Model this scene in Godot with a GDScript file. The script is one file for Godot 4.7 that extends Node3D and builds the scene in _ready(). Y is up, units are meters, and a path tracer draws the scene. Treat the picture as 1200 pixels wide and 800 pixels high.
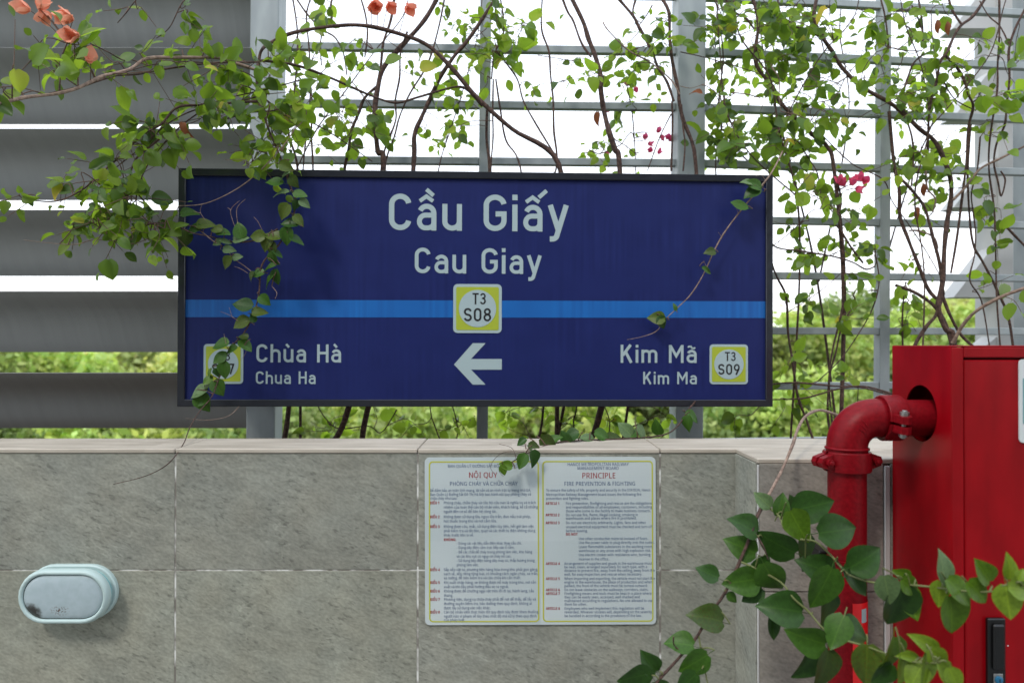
extends Node3D
# A station name sign hung on a trellis fence above a stone clad parapet, overgrown with bougainvillea.

const EYE_HEIGHT := 1.456
const FOCAL := 850.0          # focal length in the photograph's pixels (1200 wide)
const CX := 600.0
const CY := 404.5

# ------------------------------------------------------------------ mesh builder
class MB:
	var v := PackedVector3Array()
	var n := PackedVector3Array()
	var uv := PackedVector2Array()
	var idx := PackedInt32Array()

	func tri(a: Vector3, b: Vector3, c: Vector3, ua := Vector2.ZERO, ub := Vector2.ZERO, uc := Vector2.ZERO) -> void:
		var nn := (b - a).cross(c - a).normalized()
		var k := v.size()
		v.append_array(PackedVector3Array([a, b, c]))
		n.append_array(PackedVector3Array([nn, nn, nn]))
		uv.append_array(PackedVector2Array([ua, ub, uc]))
		idx.append_array(PackedInt32Array([k, k + 2, k + 1]))

	func quad(a: Vector3, b: Vector3, c: Vector3, d: Vector3, ua := Vector2.ZERO, ub := Vector2.ZERO, uc := Vector2.ZERO, ud := Vector2.ZERO) -> void:
		tri(a, b, c, ua, ub, uc)
		tri(a, c, d, ua, uc, ud)

	func tri_out(a: Vector3, b: Vector3, c: Vector3, centre: Vector3) -> void:
		if (b - a).cross(c - a).dot((a + b + c) / 3.0 - centre) >= 0.0:
			tri(a, b, c)
		else:
			tri(a, c, b)

	func quad_out(a: Vector3, b: Vector3, c: Vector3, d: Vector3, centre: Vector3) -> void:
		tri_out(a, b, c, centre)
		tri_out(a, c, d, centre)

	# rows of points joined into a smooth sheet; a row repeated makes a hard edge
	func grid(rows: Array, closed_cols := false, uvs: Array = []) -> void:
		var k := v.size()
		var nr := rows.size()
		var nc: int = rows[0].size()
		var acc := PackedVector3Array()
		acc.resize(nr * nc)
		var span := nc if closed_cols else nc - 1
		var quads: Array[PackedInt32Array] = []
		for r in nr - 1:
			for c in span:
				var c2 := (c + 1) % nc
				var i0 := r * nc + c
				var i1 := r * nc + c2
				var i2 := (r + 1) * nc + c2
				var i3 := (r + 1) * nc + c
				var p0: Vector3 = rows[r][c]
				var p1: Vector3 = rows[r][c2]
				var p2: Vector3 = rows[r + 1][c2]
				var p3: Vector3 = rows[r + 1][c]
				var fn := (p2 - p0).cross(p3 - p1)
				if fn.length_squared() < 1e-18:
					continue
				for i in [i0, i1, i2, i3]:
					acc[i] += fn
				quads.append(PackedInt32Array([i0, i1, i2, i3]))
		for r in nr:
			for c in nc:
				v.append(rows[r][c])
				n.append(acc[r * nc + c].normalized() if acc[r * nc + c].length() > 0.0 else Vector3.UP)
				uv.append(uvs[r][c] if uvs.size() else Vector2(float(c) / maxf(nc - 1, 1), float(r) / maxf(nr - 1, 1)))
		for q in quads:
			idx.append_array(PackedInt32Array([k + q[0], k + q[2], k + q[1], k + q[0], k + q[3], k + q[2]]))

	func add_mesh(m: Mesh, t: Transform3D) -> void:
		for s in m.get_surface_count():
			var a := m.surface_get_arrays(s)
			var k := v.size()
			for p in a[Mesh.ARRAY_VERTEX]:
				v.append(t * p)
				uv.append(Vector2.ZERO)
			for q in a[Mesh.ARRAY_NORMAL]:
				n.append((t.basis * q).normalized())
			if a[Mesh.ARRAY_INDEX] != null and a[Mesh.ARRAY_INDEX].size():
				for i in a[Mesh.ARRAY_INDEX]:
					idx.append(k + i)
			else:
				for i in a[Mesh.ARRAY_VERTEX].size():
					idx.append(k + i)

	func commit(m: Material) -> ArrayMesh:
		var a := []
		a.resize(Mesh.ARRAY_MAX)
		a[Mesh.ARRAY_VERTEX] = v
		a[Mesh.ARRAY_NORMAL] = n
		a[Mesh.ARRAY_TEX_UV] = uv
		a[Mesh.ARRAY_INDEX] = idx
		var me := ArrayMesh.new()
		me.add_surface_from_arrays(Mesh.PRIMITIVE_TRIANGLES, a)
		if m:
			me.surface_set_material(0, m)
		return me

# ------------------------------------------------------------------ naming
var taken := {}

func numbered(called: String) -> String:
	var k: int = taken.get(called, 0)
	taken[called] = k + 1
	return called if k == 0 else "%s_%03d" % [called, k]

func tag(o: Node, label: String, category: String, group := "", kind := "") -> void:
	o.set_meta("label", label)
	if category:
		o.set_meta("category", category)
	if group:
		o.set_meta("group", group)
	if kind:
		o.set_meta("kind", kind)

func thing(called: String, label: String, category: String, at := Vector3.ZERO, group := "") -> Node3D:
	var o := Node3D.new()
	o.name = numbered(called)
	add_child(o, true)
	o.position = at
	tag(o, label, category, group)
	return o

func part(called: String, m: Mesh, parent: Node3D, t := Transform3D.IDENTITY, kind := "") -> MeshInstance3D:
	var o := MeshInstance3D.new()
	var key := "%d/%s" % [parent.get_instance_id(), called]
	var k: int = taken.get(key, 0)
	taken[key] = k + 1
	o.name = called if k == 0 else "%s_%03d" % [called, k]
	o.mesh = m
	o.transform = t
	parent.add_child(o, true)
	if kind:
		o.set_meta("kind", kind)
	return o

func structure(called: String, m: Mesh, label: String) -> MeshInstance3D:
	var o := MeshInstance3D.new()
	o.name = numbered(called)
	o.mesh = m
	add_child(o, true)
	o.set_meta("kind", "structure")
	o.set_meta("label", label)
	return o

# ------------------------------------------------------------------ measuring
func spot(px: float, py: float, d: float) -> Vector3:
	return Vector3((px - CX) / FOCAL * d, EYE_HEIGHT - (py - CY) / FOCAL * d, -d)

func at3(p: Vector3) -> Vector3:
	return spot(p.x, p.y, p.z)

func lin(r: float, g: float, b: float) -> Color:
	return Color(r, g, b).linear_to_srgb()

# ------------------------------------------------------------------ shapes
func bevel_box(mb: MB, c: Vector3, size: Vector3, b: float, turn := Basis.IDENTITY) -> void:
	var h := size / 2.0
	var get_p := func(axis: int, s: Vector3) -> Vector3:
		var p := Vector3(s.x * (h.x - b), s.y * (h.y - b), s.z * (h.z - b))
		p[axis] = s[axis] * h[axis]
		return c + turn * p
	for axis in 3:
		var u := (axis + 1) % 3
		var w := (axis + 2) % 3
		for s in [-1.0, 1.0]:
			var q: Array[Vector3] = []
			for k in [[-1, -1], [1, -1], [1, 1], [-1, 1]]:
				var sv := Vector3.ZERO
				sv[axis] = s
				sv[u] = k[0]
				sv[w] = k[1]
				q.append(get_p.call(axis, sv))
			mb.quad_out(q[0], q[1], q[2], q[3], c)
			for s2 in [-1.0, 1.0]:
				var e: Array[Vector3] = []
				for k in [-1.0, 1.0]:
					var sv := Vector3.ZERO
					sv[axis] = s
					sv[u] = s2
					sv[w] = k
					e.append(get_p.call(axis, sv))
					e.append(get_p.call(u, sv))
				mb.quad_out(e[0], e[1], e[3], e[2], c)
	for sx in [-1.0, 1.0]:
		for sy in [-1.0, 1.0]:
			for sz in [-1.0, 1.0]:
				var sv := Vector3(sx, sy, sz)
				mb.tri_out(get_p.call(0, sv), get_p.call(1, sv), get_p.call(2, sv), c)

func box_mesh(size: Vector3, b: float, m: Material) -> ArrayMesh:
	var mb := MB.new()
	bevel_box(mb, Vector3.ZERO, size, b)
	return mb.commit(m)

# box whose front face carries texture coordinates in metres, shifted
func tile_mesh(size: Vector3, b: float, m: Material, shift: Vector2, per_metre: float) -> ArrayMesh:
	var mb := MB.new()
	bevel_box(mb, Vector3.ZERO, size, b)
	for i in mb.v.size():
		var p := mb.v[i]
		var nn := mb.n[i].abs()
		var q := Vector2(p.x, -p.y)
		if nn.y > nn.x and nn.y > nn.z:
			q = Vector2(p.x, p.z)
		elif nn.x > nn.z:
			q = Vector2(p.z, -p.y)
		mb.uv[i] = (q + Vector2(size.x, size.y) * 0.5) * per_metre + shift
	return mb.commit(m)

func smooth_path(pts: Array, per: int) -> PackedVector3Array:
	var out := PackedVector3Array()
	var m := pts.size()
	for i in m - 1:
		var p0: Vector3 = pts[maxi(i - 1, 0)]
		var p1: Vector3 = pts[i]
		var p2: Vector3 = pts[i + 1]
		var p3: Vector3 = pts[mini(i + 2, m - 1)]
		for k in per:
			out.append(p1.cubic_interpolate(p2, p0, p3, float(k) / per))
	out.append(pts[m - 1])
	return out

func tube(mb: MB, path: PackedVector3Array, r0: float, r1: float, sides: int, knobby := 0.0, seed_at := 0) -> void:
	var rows := []
	var up := Vector3(0.31, 0.2, 0.93)
	var m := path.size()
	var run := 0.0
	for i in m:
		var dir := (path[mini(i + 1, m - 1)] - path[maxi(i - 1, 0)]).normalized()
		up = (up - dir * up.dot(dir))
		if up.length() < 0.05:
			up = dir.cross(Vector3(1, 0, 0.2))
		up = up.normalized()
		var side := dir.cross(up)
		var f := float(i) / (m - 1)
		var r := lerpf(r0, r1, f)
		if knobby > 0.0:
			r *= 1.0 + knobby * (sin(i * 0.8 + seed_at * 1.7) + sin(i * 0.37 + seed_at))
		var ring := PackedVector3Array()
		for k in sides:
			var a := TAU * k / sides
			ring.append(path[i] + (up * cos(a) + side * sin(a)) * r)
		rows.append(ring)
	var tip := PackedVector3Array()
	for k in sides:
		tip.append(path[m - 1])
	rows.append(tip)
	mb.grid(rows, true)

# a body turned round its own y axis; profile of (radius, height), repeated points make hard edges
func lathe(mb: MB, profile: Array, sides: int, t := Transform3D.IDENTITY) -> void:
	var rows := []
	for p in profile:
		var ring := PackedVector3Array()
		for k in sides:
			var a := TAU * k / sides
			ring.append(t * Vector3(cos(a) * p.x, p.y, -sin(a) * p.x))
		rows.append(ring)
	mb.grid(rows, true)

func extrude_poly(mb: MB, poly: PackedVector2Array, z0: float, z1: float) -> void:
	var ids := Geometry2D.triangulate_polygon(poly)
	var area := 0.0
	for i in poly.size():
		var a := poly[i]
		var b := poly[(i + 1) % poly.size()]
		area += a.x * b.y - b.x * a.y
	for i in range(0, ids.size(), 3):
		var a := poly[ids[i]]
		var b := poly[ids[i + 1]]
		var c := poly[ids[i + 2]]
		if (b - a).cross(c - a) < 0.0:
			var sw := b
			b = c
			c = sw
		mb.tri(Vector3(a.x, a.y, z1), Vector3(b.x, b.y, z1), Vector3(c.x, c.y, z1))
		mb.tri(Vector3(a.x, a.y, z0), Vector3(c.x, c.y, z0), Vector3(b.x, b.y, z0))
	for i in poly.size():
		var a := poly[i]
		var b := poly[(i + 1) % poly.size()]
		if area < 0.0:
			var sw := a
			a = b
			b = sw
		mb.quad(Vector3(a.x, a.y, z0), Vector3(b.x, b.y, z0), Vector3(b.x, b.y, z1), Vector3(a.x, a.y, z1))

func round_rect(w: float, h: float, r: float, seg: int, c := Vector2.ZERO) -> PackedVector2Array:
	var out := PackedVector2Array()
	var corners := [Vector2(w / 2 - r, h / 2 - r), Vector2(-w / 2 + r, h / 2 - r), Vector2(-w / 2 + r, -h / 2 + r), Vector2(w / 2 - r, -h / 2 + r)]
	for k in 4:
		for i in seg + 1:
			var a := PI / 2 * (k + float(i) / seg)
			out.append(c + corners[k] + Vector2(cos(a), sin(a)) * r)
	return out

# a flat line of even width with mitred corners
func stroke(mb: MB, pts: PackedVector2Array, w: float, z: float, closed := false) -> void:
	var m := pts.size()
	var left := PackedVector3Array()
	var right := PackedVector3Array()
	for i in m:
		var a := pts[(i - 1 + m) % m] if closed else pts[maxi(i - 1, 0)]
		var b := pts[i]
		var c := pts[(i + 1) % m] if closed else pts[mini(i + 1, m - 1)]
		var d1 := (b - a).normalized() if a != b else (c - b).normalized()
		var d2 := (c - b).normalized() if c != b else d1
		var n1 := Vector2(-d1.y, d1.x)
		var n2 := Vector2(-d2.y, d2.x)
		var mt := (n1 + n2).normalized()
		var len := w / 2.0 / maxf(mt.dot(n1), 0.35)
		left.append(Vector3(b.x + mt.x * len, b.y + mt.y * len, z))
		right.append(Vector3(b.x - mt.x * len, b.y - mt.y * len, z))
	for i in (m if closed else m - 1):
		var j := (i + 1) % m
		mb.quad(right[i], right[j], left[j], left[i])

# ------------------------------------------------------------------ materials
var M := {}

func mat(c: Color, rough := 0.6, metal := 0.0) -> StandardMaterial3D:
	var m := StandardMaterial3D.new()
	m.albedo_color = c
	m.roughness = rough
	m.metallic = metal
	return m

func leaf_mat(r: float, g: float, b: float, through: float, rough: float, tex: Texture2D = null) -> StandardMaterial3D:
	var m := mat(lin(r, g, b), rough)
	m.metallic_specular = 0.36
	m.backlight_enabled = true
	if tex:
		m.albedo_texture = tex
		m.backlight = Color(through, through, through * 0.6).linear_to_srgb()
	else:
		m.backlight = lin(through * 0.64, through, through * 0.07)
	m.cull_mode = BaseMaterial3D.CULL_DISABLED
	return m

func noise(s: int, f: float, oct := 3) -> FastNoiseLite:
	var q := FastNoiseLite.new()
	q.seed = s
	q.frequency = f
	q.noise_type = FastNoiseLite.TYPE_SIMPLEX_SMOOTH
	q.fractal_octaves = oct
	return q

# split-face stone: grain runs down to the right, dark flecks and pale veins
func stone_textures() -> Array:
	var side := 1024
	var col := Image.create(side, side, false, Image.FORMAT_RGB8)
	var hgt := Image.create(side, side, false, Image.FORMAT_RGB8)
	var n1 := noise(11, 0.004, 3)
	var n2 := noise(12, 0.016, 4)
	var n3 := noise(13, 0.05, 3)
	var n4 := noise(14, 0.006, 3)
	for y in side:
		for x in side:
			var u := x * 0.94 + y * 0.34
			var w := -x * 0.34 + y * 0.94
			var big := n1.get_noise_2d(x, y)
			var grain := n2.get_noise_2d(u * 0.8 + big * 24.0, w * 2.4 + big * 50.0)
			var fine := n3.get_noise_2d(u * 1.6, w * 3.0)
			var fleck := clampf((n3.get_noise_2d(u * 0.8 + 700.0, w * 2.0 + 300.0) - 0.24) * 3.4, 0.0, 1.0) * clampf(n2.get_noise_2d(x * 0.5 + 90, y * 0.5) * 2.2 + 0.55, 0.0, 1.0)
			var vein := 1.0 - clampf(absf(n4.get_noise_2d(u * 0.9 + big * 60.0 + 2000.0, w * 2.6)) * 26.0, 0.0, 1.0)
			vein *= clampf(n1.get_noise_2d(x + 3000.0, y) * 2.5, 0.0, 1.0)
			var k := 0.66 + big * 0.05 + grain * 0.062 + fine * 0.068 - fleck * 0.10 + vein * 0.07
			var warm := n1.get_noise_2d(x * 1.6 + 500.0, y * 1.6) * 0.012
			col.set_pixel(x, y, Color(k * (0.995 + warm), k * (0.995), k * (0.955 - warm)))
			var hh := clampf(0.5 + grain * 0.3 + fine * 0.25 - fleck * 0.45, 0.0, 1.0)
			hgt.set_pixel(x, y, Color(hh, hh, hh))
	hgt.bump_map_to_normal_map(3.0)
	return [ImageTexture.create_from_image(col), ImageTexture.create_from_image(hgt)]

func mottled(s: int, f: float, sx: float, sy: float, low: Color, high: Color, w := 512, h := 512, sharp := 1.0) -> ImageTexture:
	var im := Image.create(w, h, false, Image.FORMAT_RGB8)
	var q := noise(s, f, 4)
	for y in h:
		for x in w:
			var k := clampf(0.5 + q.get_noise_2d(x * sx, y * sy) * sharp, 0.0, 1.0)
			im.set_pixel(x, y, low.lerp(high, k))
	return ImageTexture.create_from_image(im)

# faded vinyl: runs of rain dirt from top to bottom
func streaked(low: Color, high: Color) -> ImageTexture:
	var w := 1024
	var h := 256
	var im := Image.create(w, h, false, Image.FORMAT_RGB8)
	var q := noise(31, 0.09, 3)
	var q2 := noise(32, 0.012, 2)
	for y in h:
		for x in w:
			var k := 0.5 + q.get_noise_2d(x * 1.0, y * 0.05) * 0.55 * clampf(0.45 + q2.get_noise_2d(x * 0.5, y * 1.5) * 1.6, 0.0, 1.0) + q2.get_noise_2d(x + 900, y * 2.0) * 0.2
			im.set_pixel(x, y, low.lerp(high, clampf(k, 0.0, 1.0)))
	return ImageTexture.create_from_image(im)

func diffuser_texture() -> ImageTexture:
	var w := 384
	var h := 224
	var im := Image.create(w, h, false, Image.FORMAT_RGB8)
	var q := noise(51, 0.02, 4)
	var q2 := noise(52, 0.07, 3)
	for y in h:
		for x in w:
			var u := float(x) / w
			var t := float(y) / h
			var c := Color(0.66, 0.72, 0.74)
			c = c.lerp(Color(0.60, 0.67, 0.68), clampf(0.4 + q.get_noise_2d(x, y), 0, 1) * 0.5)
			var corner := clampf(1.0 - Vector2((u - 0.10) / 0.16, (t - 0.90) / 0.30).length(), 0.0, 1.0)
			var dirt := clampf(corner * 2.2 + q.get_noise_2d(x * 1.5, y * 1.5 + 90.0) * 1.1 * sqrt(corner), 0.0, 1.0)
			var spots := clampf((q2.get_noise_2d(x, y) - 0.12) * 5.0, 0.0, 1.0) * clampf(1.0 - Vector2((u - 0.47) / 0.14, (t - 0.80) / 0.13).length(), 0, 1)
			var rim := clampf((t - 0.93) * 9.0, 0, 1) * clampf(0.3 + q2.get_noise_2d(x * 0.5, y) * 1.3, 0, 1)
			c = c.lerp(Color(0.13, 0.12, 0.10), dirt * 0.85)
			c = c.lerp(Color(0.28, 0.19, 0.14), clampf(spots * 0.9 + rim * 0.5, 0, 1))
			im.set_pixel(x, y, c)
	return ImageTexture.create_from_image(im)

func leaf_texture(damaged := false) -> ImageTexture:
	var s := 192
	var im := Image.create(s, s, false, Image.FORMAT_RGB8)
	var q := noise(61, 0.03, 3)
	for y in s:
		for x in s:
			var u := (float(x) + 0.5) / s * 2.0 - 1.0
			var t := (float(y) + 0.5) / s
			var vein := clampf(1.0 - absf(u) * 22.0, 0.0, 1.0)
			var k := t * 6.0 - absf(u) * 2.6
			var near := absf(k - roundf(k))
			vein = maxf(vein, clampf(1.0 - near * 9.0, 0.0, 1.0) * clampf(1.0 - absf(u) * 0.9, 0, 1) * 0.55)
			var base := 0.78 + q.get_noise_2d(x, y) * 0.10
			var c := Color(base * 0.95, base, base * 0.9).lerp(Color(1, 1, 0.85), vein * 0.7)
			if damaged:
				var rim := maxf(absf(u), maxf((t - 0.75) * 4.0, 0.0))
				var burn := clampf((rim - 0.80) * 5.0 + q.get_noise_2d(x * 1.3 + 400.0, y * 1.3) * 2.2 - 0.35, 0.0, 1.0)
				var spot_at := clampf((q.get_noise_2d(x * 2.6, y * 2.6 + 900.0) - 0.42) * 9.0, 0.0, 1.0)
				c = c.lerp(Color(1.0, 0.52, 0.42), maxf(burn, spot_at * 0.8))
			im.set_pixel(x, y, c)
	return ImageTexture.create_from_image(im)

func make_materials() -> void:
	var st := stone_textures()
	var stone := mat(Color(0.845, 0.85, 0.82), 0.72)
	stone.albedo_texture = st[0]
	stone.normal_enabled = true
	stone.normal_texture = st[1]
	stone.normal_scale = 0.35
	stone.metallic_specular = 0.3
	M.stone = stone
	var pier := stone.duplicate()
	pier.albedo_color = Color(0.87, 0.845, 0.825)
	M.pier_stone = pier
	M.stones = [stone]
	for k in [0.97, 1.025, 0.99]:
		var sv := stone.duplicate()
		sv.albedo_color = Color(0.845 * k, 0.85 * k * (1.0 if k > 0.96 else 0.995), 0.82 * k * (0.985 if k > 1.0 else 1.0))
		M.stones.append(sv)
	var cap := mat(Color.WHITE, 0.6)
	cap.albedo_texture = mottled(21, 0.006, 1.0, 5.0, Color(0.625, 0.59, 0.535), Color(0.715, 0.68, 0.625), 512, 512, 1.2)
	cap.uv1_triplanar = true
	cap.uv1_world_triplanar = true
	cap.uv1_scale = Vector3(1.1, 1.1, 1.1)
	M.cap = cap
	var grout := mat(Color.WHITE, 0.9)
	grout.albedo_texture = mottled(22, 0.03, 1.0, 1.0, Color(0.46, 0.44, 0.41), Color(0.84, 0.84, 0.82), 256, 256, 1.6)
	grout.uv1_triplanar = true
	grout.uv1_world_triplanar = true
	grout.uv1_scale = Vector3(2.2, 2.2, 2.2)
	M.grout = grout
	M.trim = mat(Color(0.72, 0.72, 0.71), 0.8)
	M.concrete = mat(Color(0.55, 0.54, 0.52), 0.9)
	var paving := mat(Color.WHITE, 0.8)
	paving.albedo_texture = mottled(23, 0.02, 1.0, 1.0, Color(0.50, 0.50, 0.48), Color(0.62, 0.61, 0.59))
	paving.uv1_triplanar = true
	paving.uv1_world_triplanar = true
	M.paving = paving
	M.soil = mat(Color(0.25, 0.19, 0.14), 0.95)
	M.ground = mat(lin(0.07, 0.10, 0.03), 0.95)

	var steel := mat(Color.WHITE, 0.5)
	steel.albedo_texture = mottled(24, 0.01, 4.0, 0.6, Color(0.52, 0.55, 0.56), Color(0.60, 0.63, 0.635), 256, 512)
	steel.uv1_triplanar = true
	steel.uv1_world_triplanar = true
	M.steel = steel
	var slat := mat(Color.WHITE, 0.45)
	slat.albedo_texture = mottled(25, 0.008, 6.0, 1.0, Color(0.545, 0.55, 0.545), Color(0.57, 0.575, 0.57), 512, 256)
	slat.uv1_triplanar = true
	slat.uv1_world_triplanar = true
	M.slat = slat
	var white_metal := mat(Color(0.72, 0.72, 0.715), 0.5)
	M.white_metal = white_metal

	var blue := mat(Color.WHITE, 0.42)
	blue.albedo_texture = streaked(Color(0.078, 0.113, 0.31), Color(0.115, 0.155, 0.37))
	blue.metallic_specular = 0.35
	M.sign_blue = blue
	var band := mat(Color.WHITE, 0.42)
	band.albedo_texture = streaked(Color(0.03, 0.30, 0.57), Color(0.06, 0.40, 0.69))
	M.sign_band = band
	M.film_white = mat(Color(0.60, 0.67, 0.68), 0.5)
	M.film_green = mat(Color(0.60, 0.65, 0.17), 0.5)
	M.film_black = mat(Color(0.06, 0.06, 0.07), 0.5)
	var alu := mat(Color(0.20, 0.21, 0.235), 0.38, 0.35)
	alu.roughness_texture = mottled(26, 0.02, 6.0, 1.0, Color(0.3, 0.3, 0.3), Color(0.6, 0.6, 0.6), 256, 256)
	M.sign_frame = alu

	M.lamp_body = mat(Color(0.70, 0.78, 0.77), 0.45)
	M.lamp_step = mat(Color(0.50, 0.68, 0.68), 0.45)
	var diff := mat(Color.WHITE, 0.3)
	diff.albedo_texture = diffuser_texture()
	M.lamp_diffuser = diff
	M.grime = mat(Color(0.12, 0.11, 0.09), 0.9)

	var board := mat(Color.WHITE, 0.35)
	board.albedo_texture = mottled(27, 0.006, 1.0, 1.0, Color(0.69, 0.735, 0.74), Color(0.765, 0.80, 0.80), 256, 256)
	board.uv1_triplanar = true
	M.board = board
	M.board_edge = mat(Color(0.80, 0.82, 0.82), 0.4)
	M.print_line = mat(Color(0.72, 0.74, 0.24), 0.5)
	M.print_blue = mat(Color(0.34, 0.41, 0.53), 0.5)
	M.print_red = mat(Color(0.60, 0.16, 0.18), 0.5)

	var red := mat(Color.WHITE, 0.34)
	red.albedo_texture = mottled(28, 0.008, 3.0, 1.0, Color(0.515, 0.012, 0.052), Color(0.585, 0.022, 0.07), 512, 512, 1.2)
	red.uv1_triplanar = true
	red.uv1_world_triplanar = true
	red.metallic_specular = 0.32
	M.red = red
	var pipe := mat(Color.WHITE, 0.42)
	pipe.albedo_texture = mottled(29, 0.02, 2.0, 2.0, Color(0.42, 0.02, 0.06), Color(0.50, 0.04, 0.085), 512, 512)
	pipe.uv1_triplanar = true
	pipe.uv1_world_triplanar = true
	pipe.normal_enabled = true
	var bump := Image.create(256, 256, false, Image.FORMAT_RGB8)
	var q := noise(77, 0.06, 3)
	for y in 256:
		for x in 256:
			var k := 0.5 + q.get_noise_2d(x, y) * 0.5
			bump.set_pixel(x, y, Color(k, k, k))
	bump.bump_map_to_normal_map(2.0)
	pipe.normal_texture = ImageTexture.create_from_image(bump)
	pipe.normal_scale = 0.22
	pipe.metallic_specular = 0.28
	pipe.uv1_scale = Vector3(5, 5, 5)
	M.pipe = pipe
	M.red_label = mat(Color(0.86, 0.10, 0.12), 0.35)
	M.black = mat(Color(0.035, 0.035, 0.04), 0.4)
	M.black_gap = mat(Color(0.03, 0.01, 0.012), 0.9)
	M.zinc = mat(Color(0.62, 0.62, 0.61), 0.38, 0.8)
	M.teal = mat(Color(0.40, 0.60, 0.62), 0.4)
	M.blue_cap = mat(Color(0.10, 0.38, 0.52), 0.4)

	var bark := mat(Color.WHITE, 0.85)
	bark.albedo_texture = mottled(41, 0.05, 1.0, 1.0, Color(0.17, 0.11, 0.09), Color(0.36, 0.265, 0.225), 256, 256, 1.5)
	bark.uv1_triplanar = true
	bark.uv1_scale = Vector3(6, 6, 6)
	M.bark = bark
	var pale := mat(Color.WHITE, 0.8)
	pale.albedo_texture = mottled(42, 0.05, 1.0, 1.0, Color(0.40, 0.325, 0.28), Color(0.60, 0.51, 0.45), 256, 256, 1.3)
	pale.uv1_triplanar = true
	pale.uv1_scale = Vector3(6, 6, 6)
	M.pale_bark = pale
	M.green_stem = mat(lin(0.13, 0.15, 0.045), 0.6)
	M.twig = mat(Color(0.36, 0.27, 0.22), 0.8)
	M.trunk = mat(Color(0.30, 0.25, 0.20), 0.9)

	var lt := leaf_texture()
	M.worn_texture = leaf_texture(true)
	M.leaves = [
		leaf_mat(0.022, 0.054, 0.010, 0.20, 0.42), leaf_mat(0.050, 0.102, 0.012, 0.42, 0.44), leaf_mat(0.078, 0.135, 0.013, 0.56, 0.44),
		leaf_mat(0.130, 0.190, 0.018, 0.74, 0.5), leaf_mat(0.15, 0.20, 0.10, 0.28, 0.5), leaf_mat(0.26, 0.22, 0.03, 0.5, 0.6),
	]
	M.near_leaves = [
		leaf_mat(0.046, 0.116, 0.023, 0.26, 0.42, lt), leaf_mat(0.078, 0.180, 0.026, 0.32, 0.44, lt), leaf_mat(0.150, 0.270, 0.026, 0.40, 0.40, lt),
		leaf_mat(0.29, 0.41, 0.045, 0.45, 0.45, lt), leaf_mat(0.19, 0.28, 0.14, 0.25, 0.5, lt),
	]
	M.bracts = [leaf_mat(0.75, 0.22, 0.13, 0.0, 0.6), leaf_mat(0.70, 0.09, 0.17, 0.0, 0.6), leaf_mat(0.80, 0.34, 0.22, 0.0, 0.6)]
	for k in 3:
		M.bracts[k].backlight = [lin(0.5, 0.2, 0.13), lin(0.5, 0.08, 0.2), lin(0.5, 0.26, 0.18)][k]
	M.dry_leaf = leaf_mat(0.16, 0.055, 0.022, 0.0, 0.7)
	M.dry_leaf.backlight = lin(0.2, 0.06, 0.02)
	var tree_leaf := mat(Color.WHITE, 0.6)
	tree_leaf.vertex_color_use_as_albedo = true
	tree_leaf.backlight_enabled = true
	tree_leaf.backlight = lin(0.75, 0.8, 0.4)
	tree_leaf.cull_mode = BaseMaterial3D.CULL_DISABLED
	M.tree_leaf = tree_leaf

# ------------------------------------------------------------------ stage
func _ready() -> void:
	var cam := Camera3D.new()
	cam.name = "camera"
	cam.position = Vector3(0, EYE_HEIGHT, 0)
	cam.rotation.x = atan((CY - 400.0) / FOCAL)
	var lens := CameraAttributesPhysical.new()
	lens.frustum_focal_length = 37.19
	lens.frustum_focus_distance = 1.85
	lens.exposure_aperture = 4.4
	cam.attributes = lens
	cam.fov = rad_to_deg(2.0 * atan(400.0 / FOCAL))
	cam.near = 0.05
	cam.far = 2000.0
	add_child(cam)
	cam.current = true

	var env := Environment.new()
	env.background_mode = Environment.BG_SKY
	var sky_mat := ProceduralSkyMaterial.new()
	sky_mat.sky_top_color = Color(0.90, 0.94, 1.0)
	sky_mat.sky_horizon_color = Color(0.985, 0.99, 1.0)
	sky_mat.sky_curve = 0.2
	sky_mat.sky_energy_multiplier = 1.12
	sky_mat.ground_bottom_color = Color(0.30, 0.31, 0.28)
	sky_mat.ground_horizon_color = Color(0.45, 0.47, 0.42)
	sky_mat.sun_angle_max = 1.0
	var sky := Sky.new()
	sky.sky_material = sky_mat
	env.sky = sky
	env.tonemap_mode = Environment.TONE_MAPPER_LINEAR
	env.tonemap_exposure = 1.62
	env.sdfgi_enabled = true
	env.ssao_enabled = true
	env.ssil_enabled = true
	var we := WorldEnvironment.new()
	we.name = "environment"
	we.environment = env
	add_child(we)

	var sun := DirectionalLight3D.new()
	sun.name = "sun"
	sun.light_energy = 0.34
	sun.light_color = Color(1.0, 0.975, 0.94)
	sun.light_angular_distance = 10.0
	sun.shadow_enabled = true
	add_child(sun)
	sun.look_at_from_position(Vector3(-1.6, 3.4, 2.4), Vector3.ZERO)

	make_materials()
	build_setting()
	build_walls()
	build_trellis()
	build_louvres()
	build_sign()
	build_notice()
	build_lamp()
	build_cabinet()
	build_pipe()
	build_trees()
	build_vines()

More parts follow.
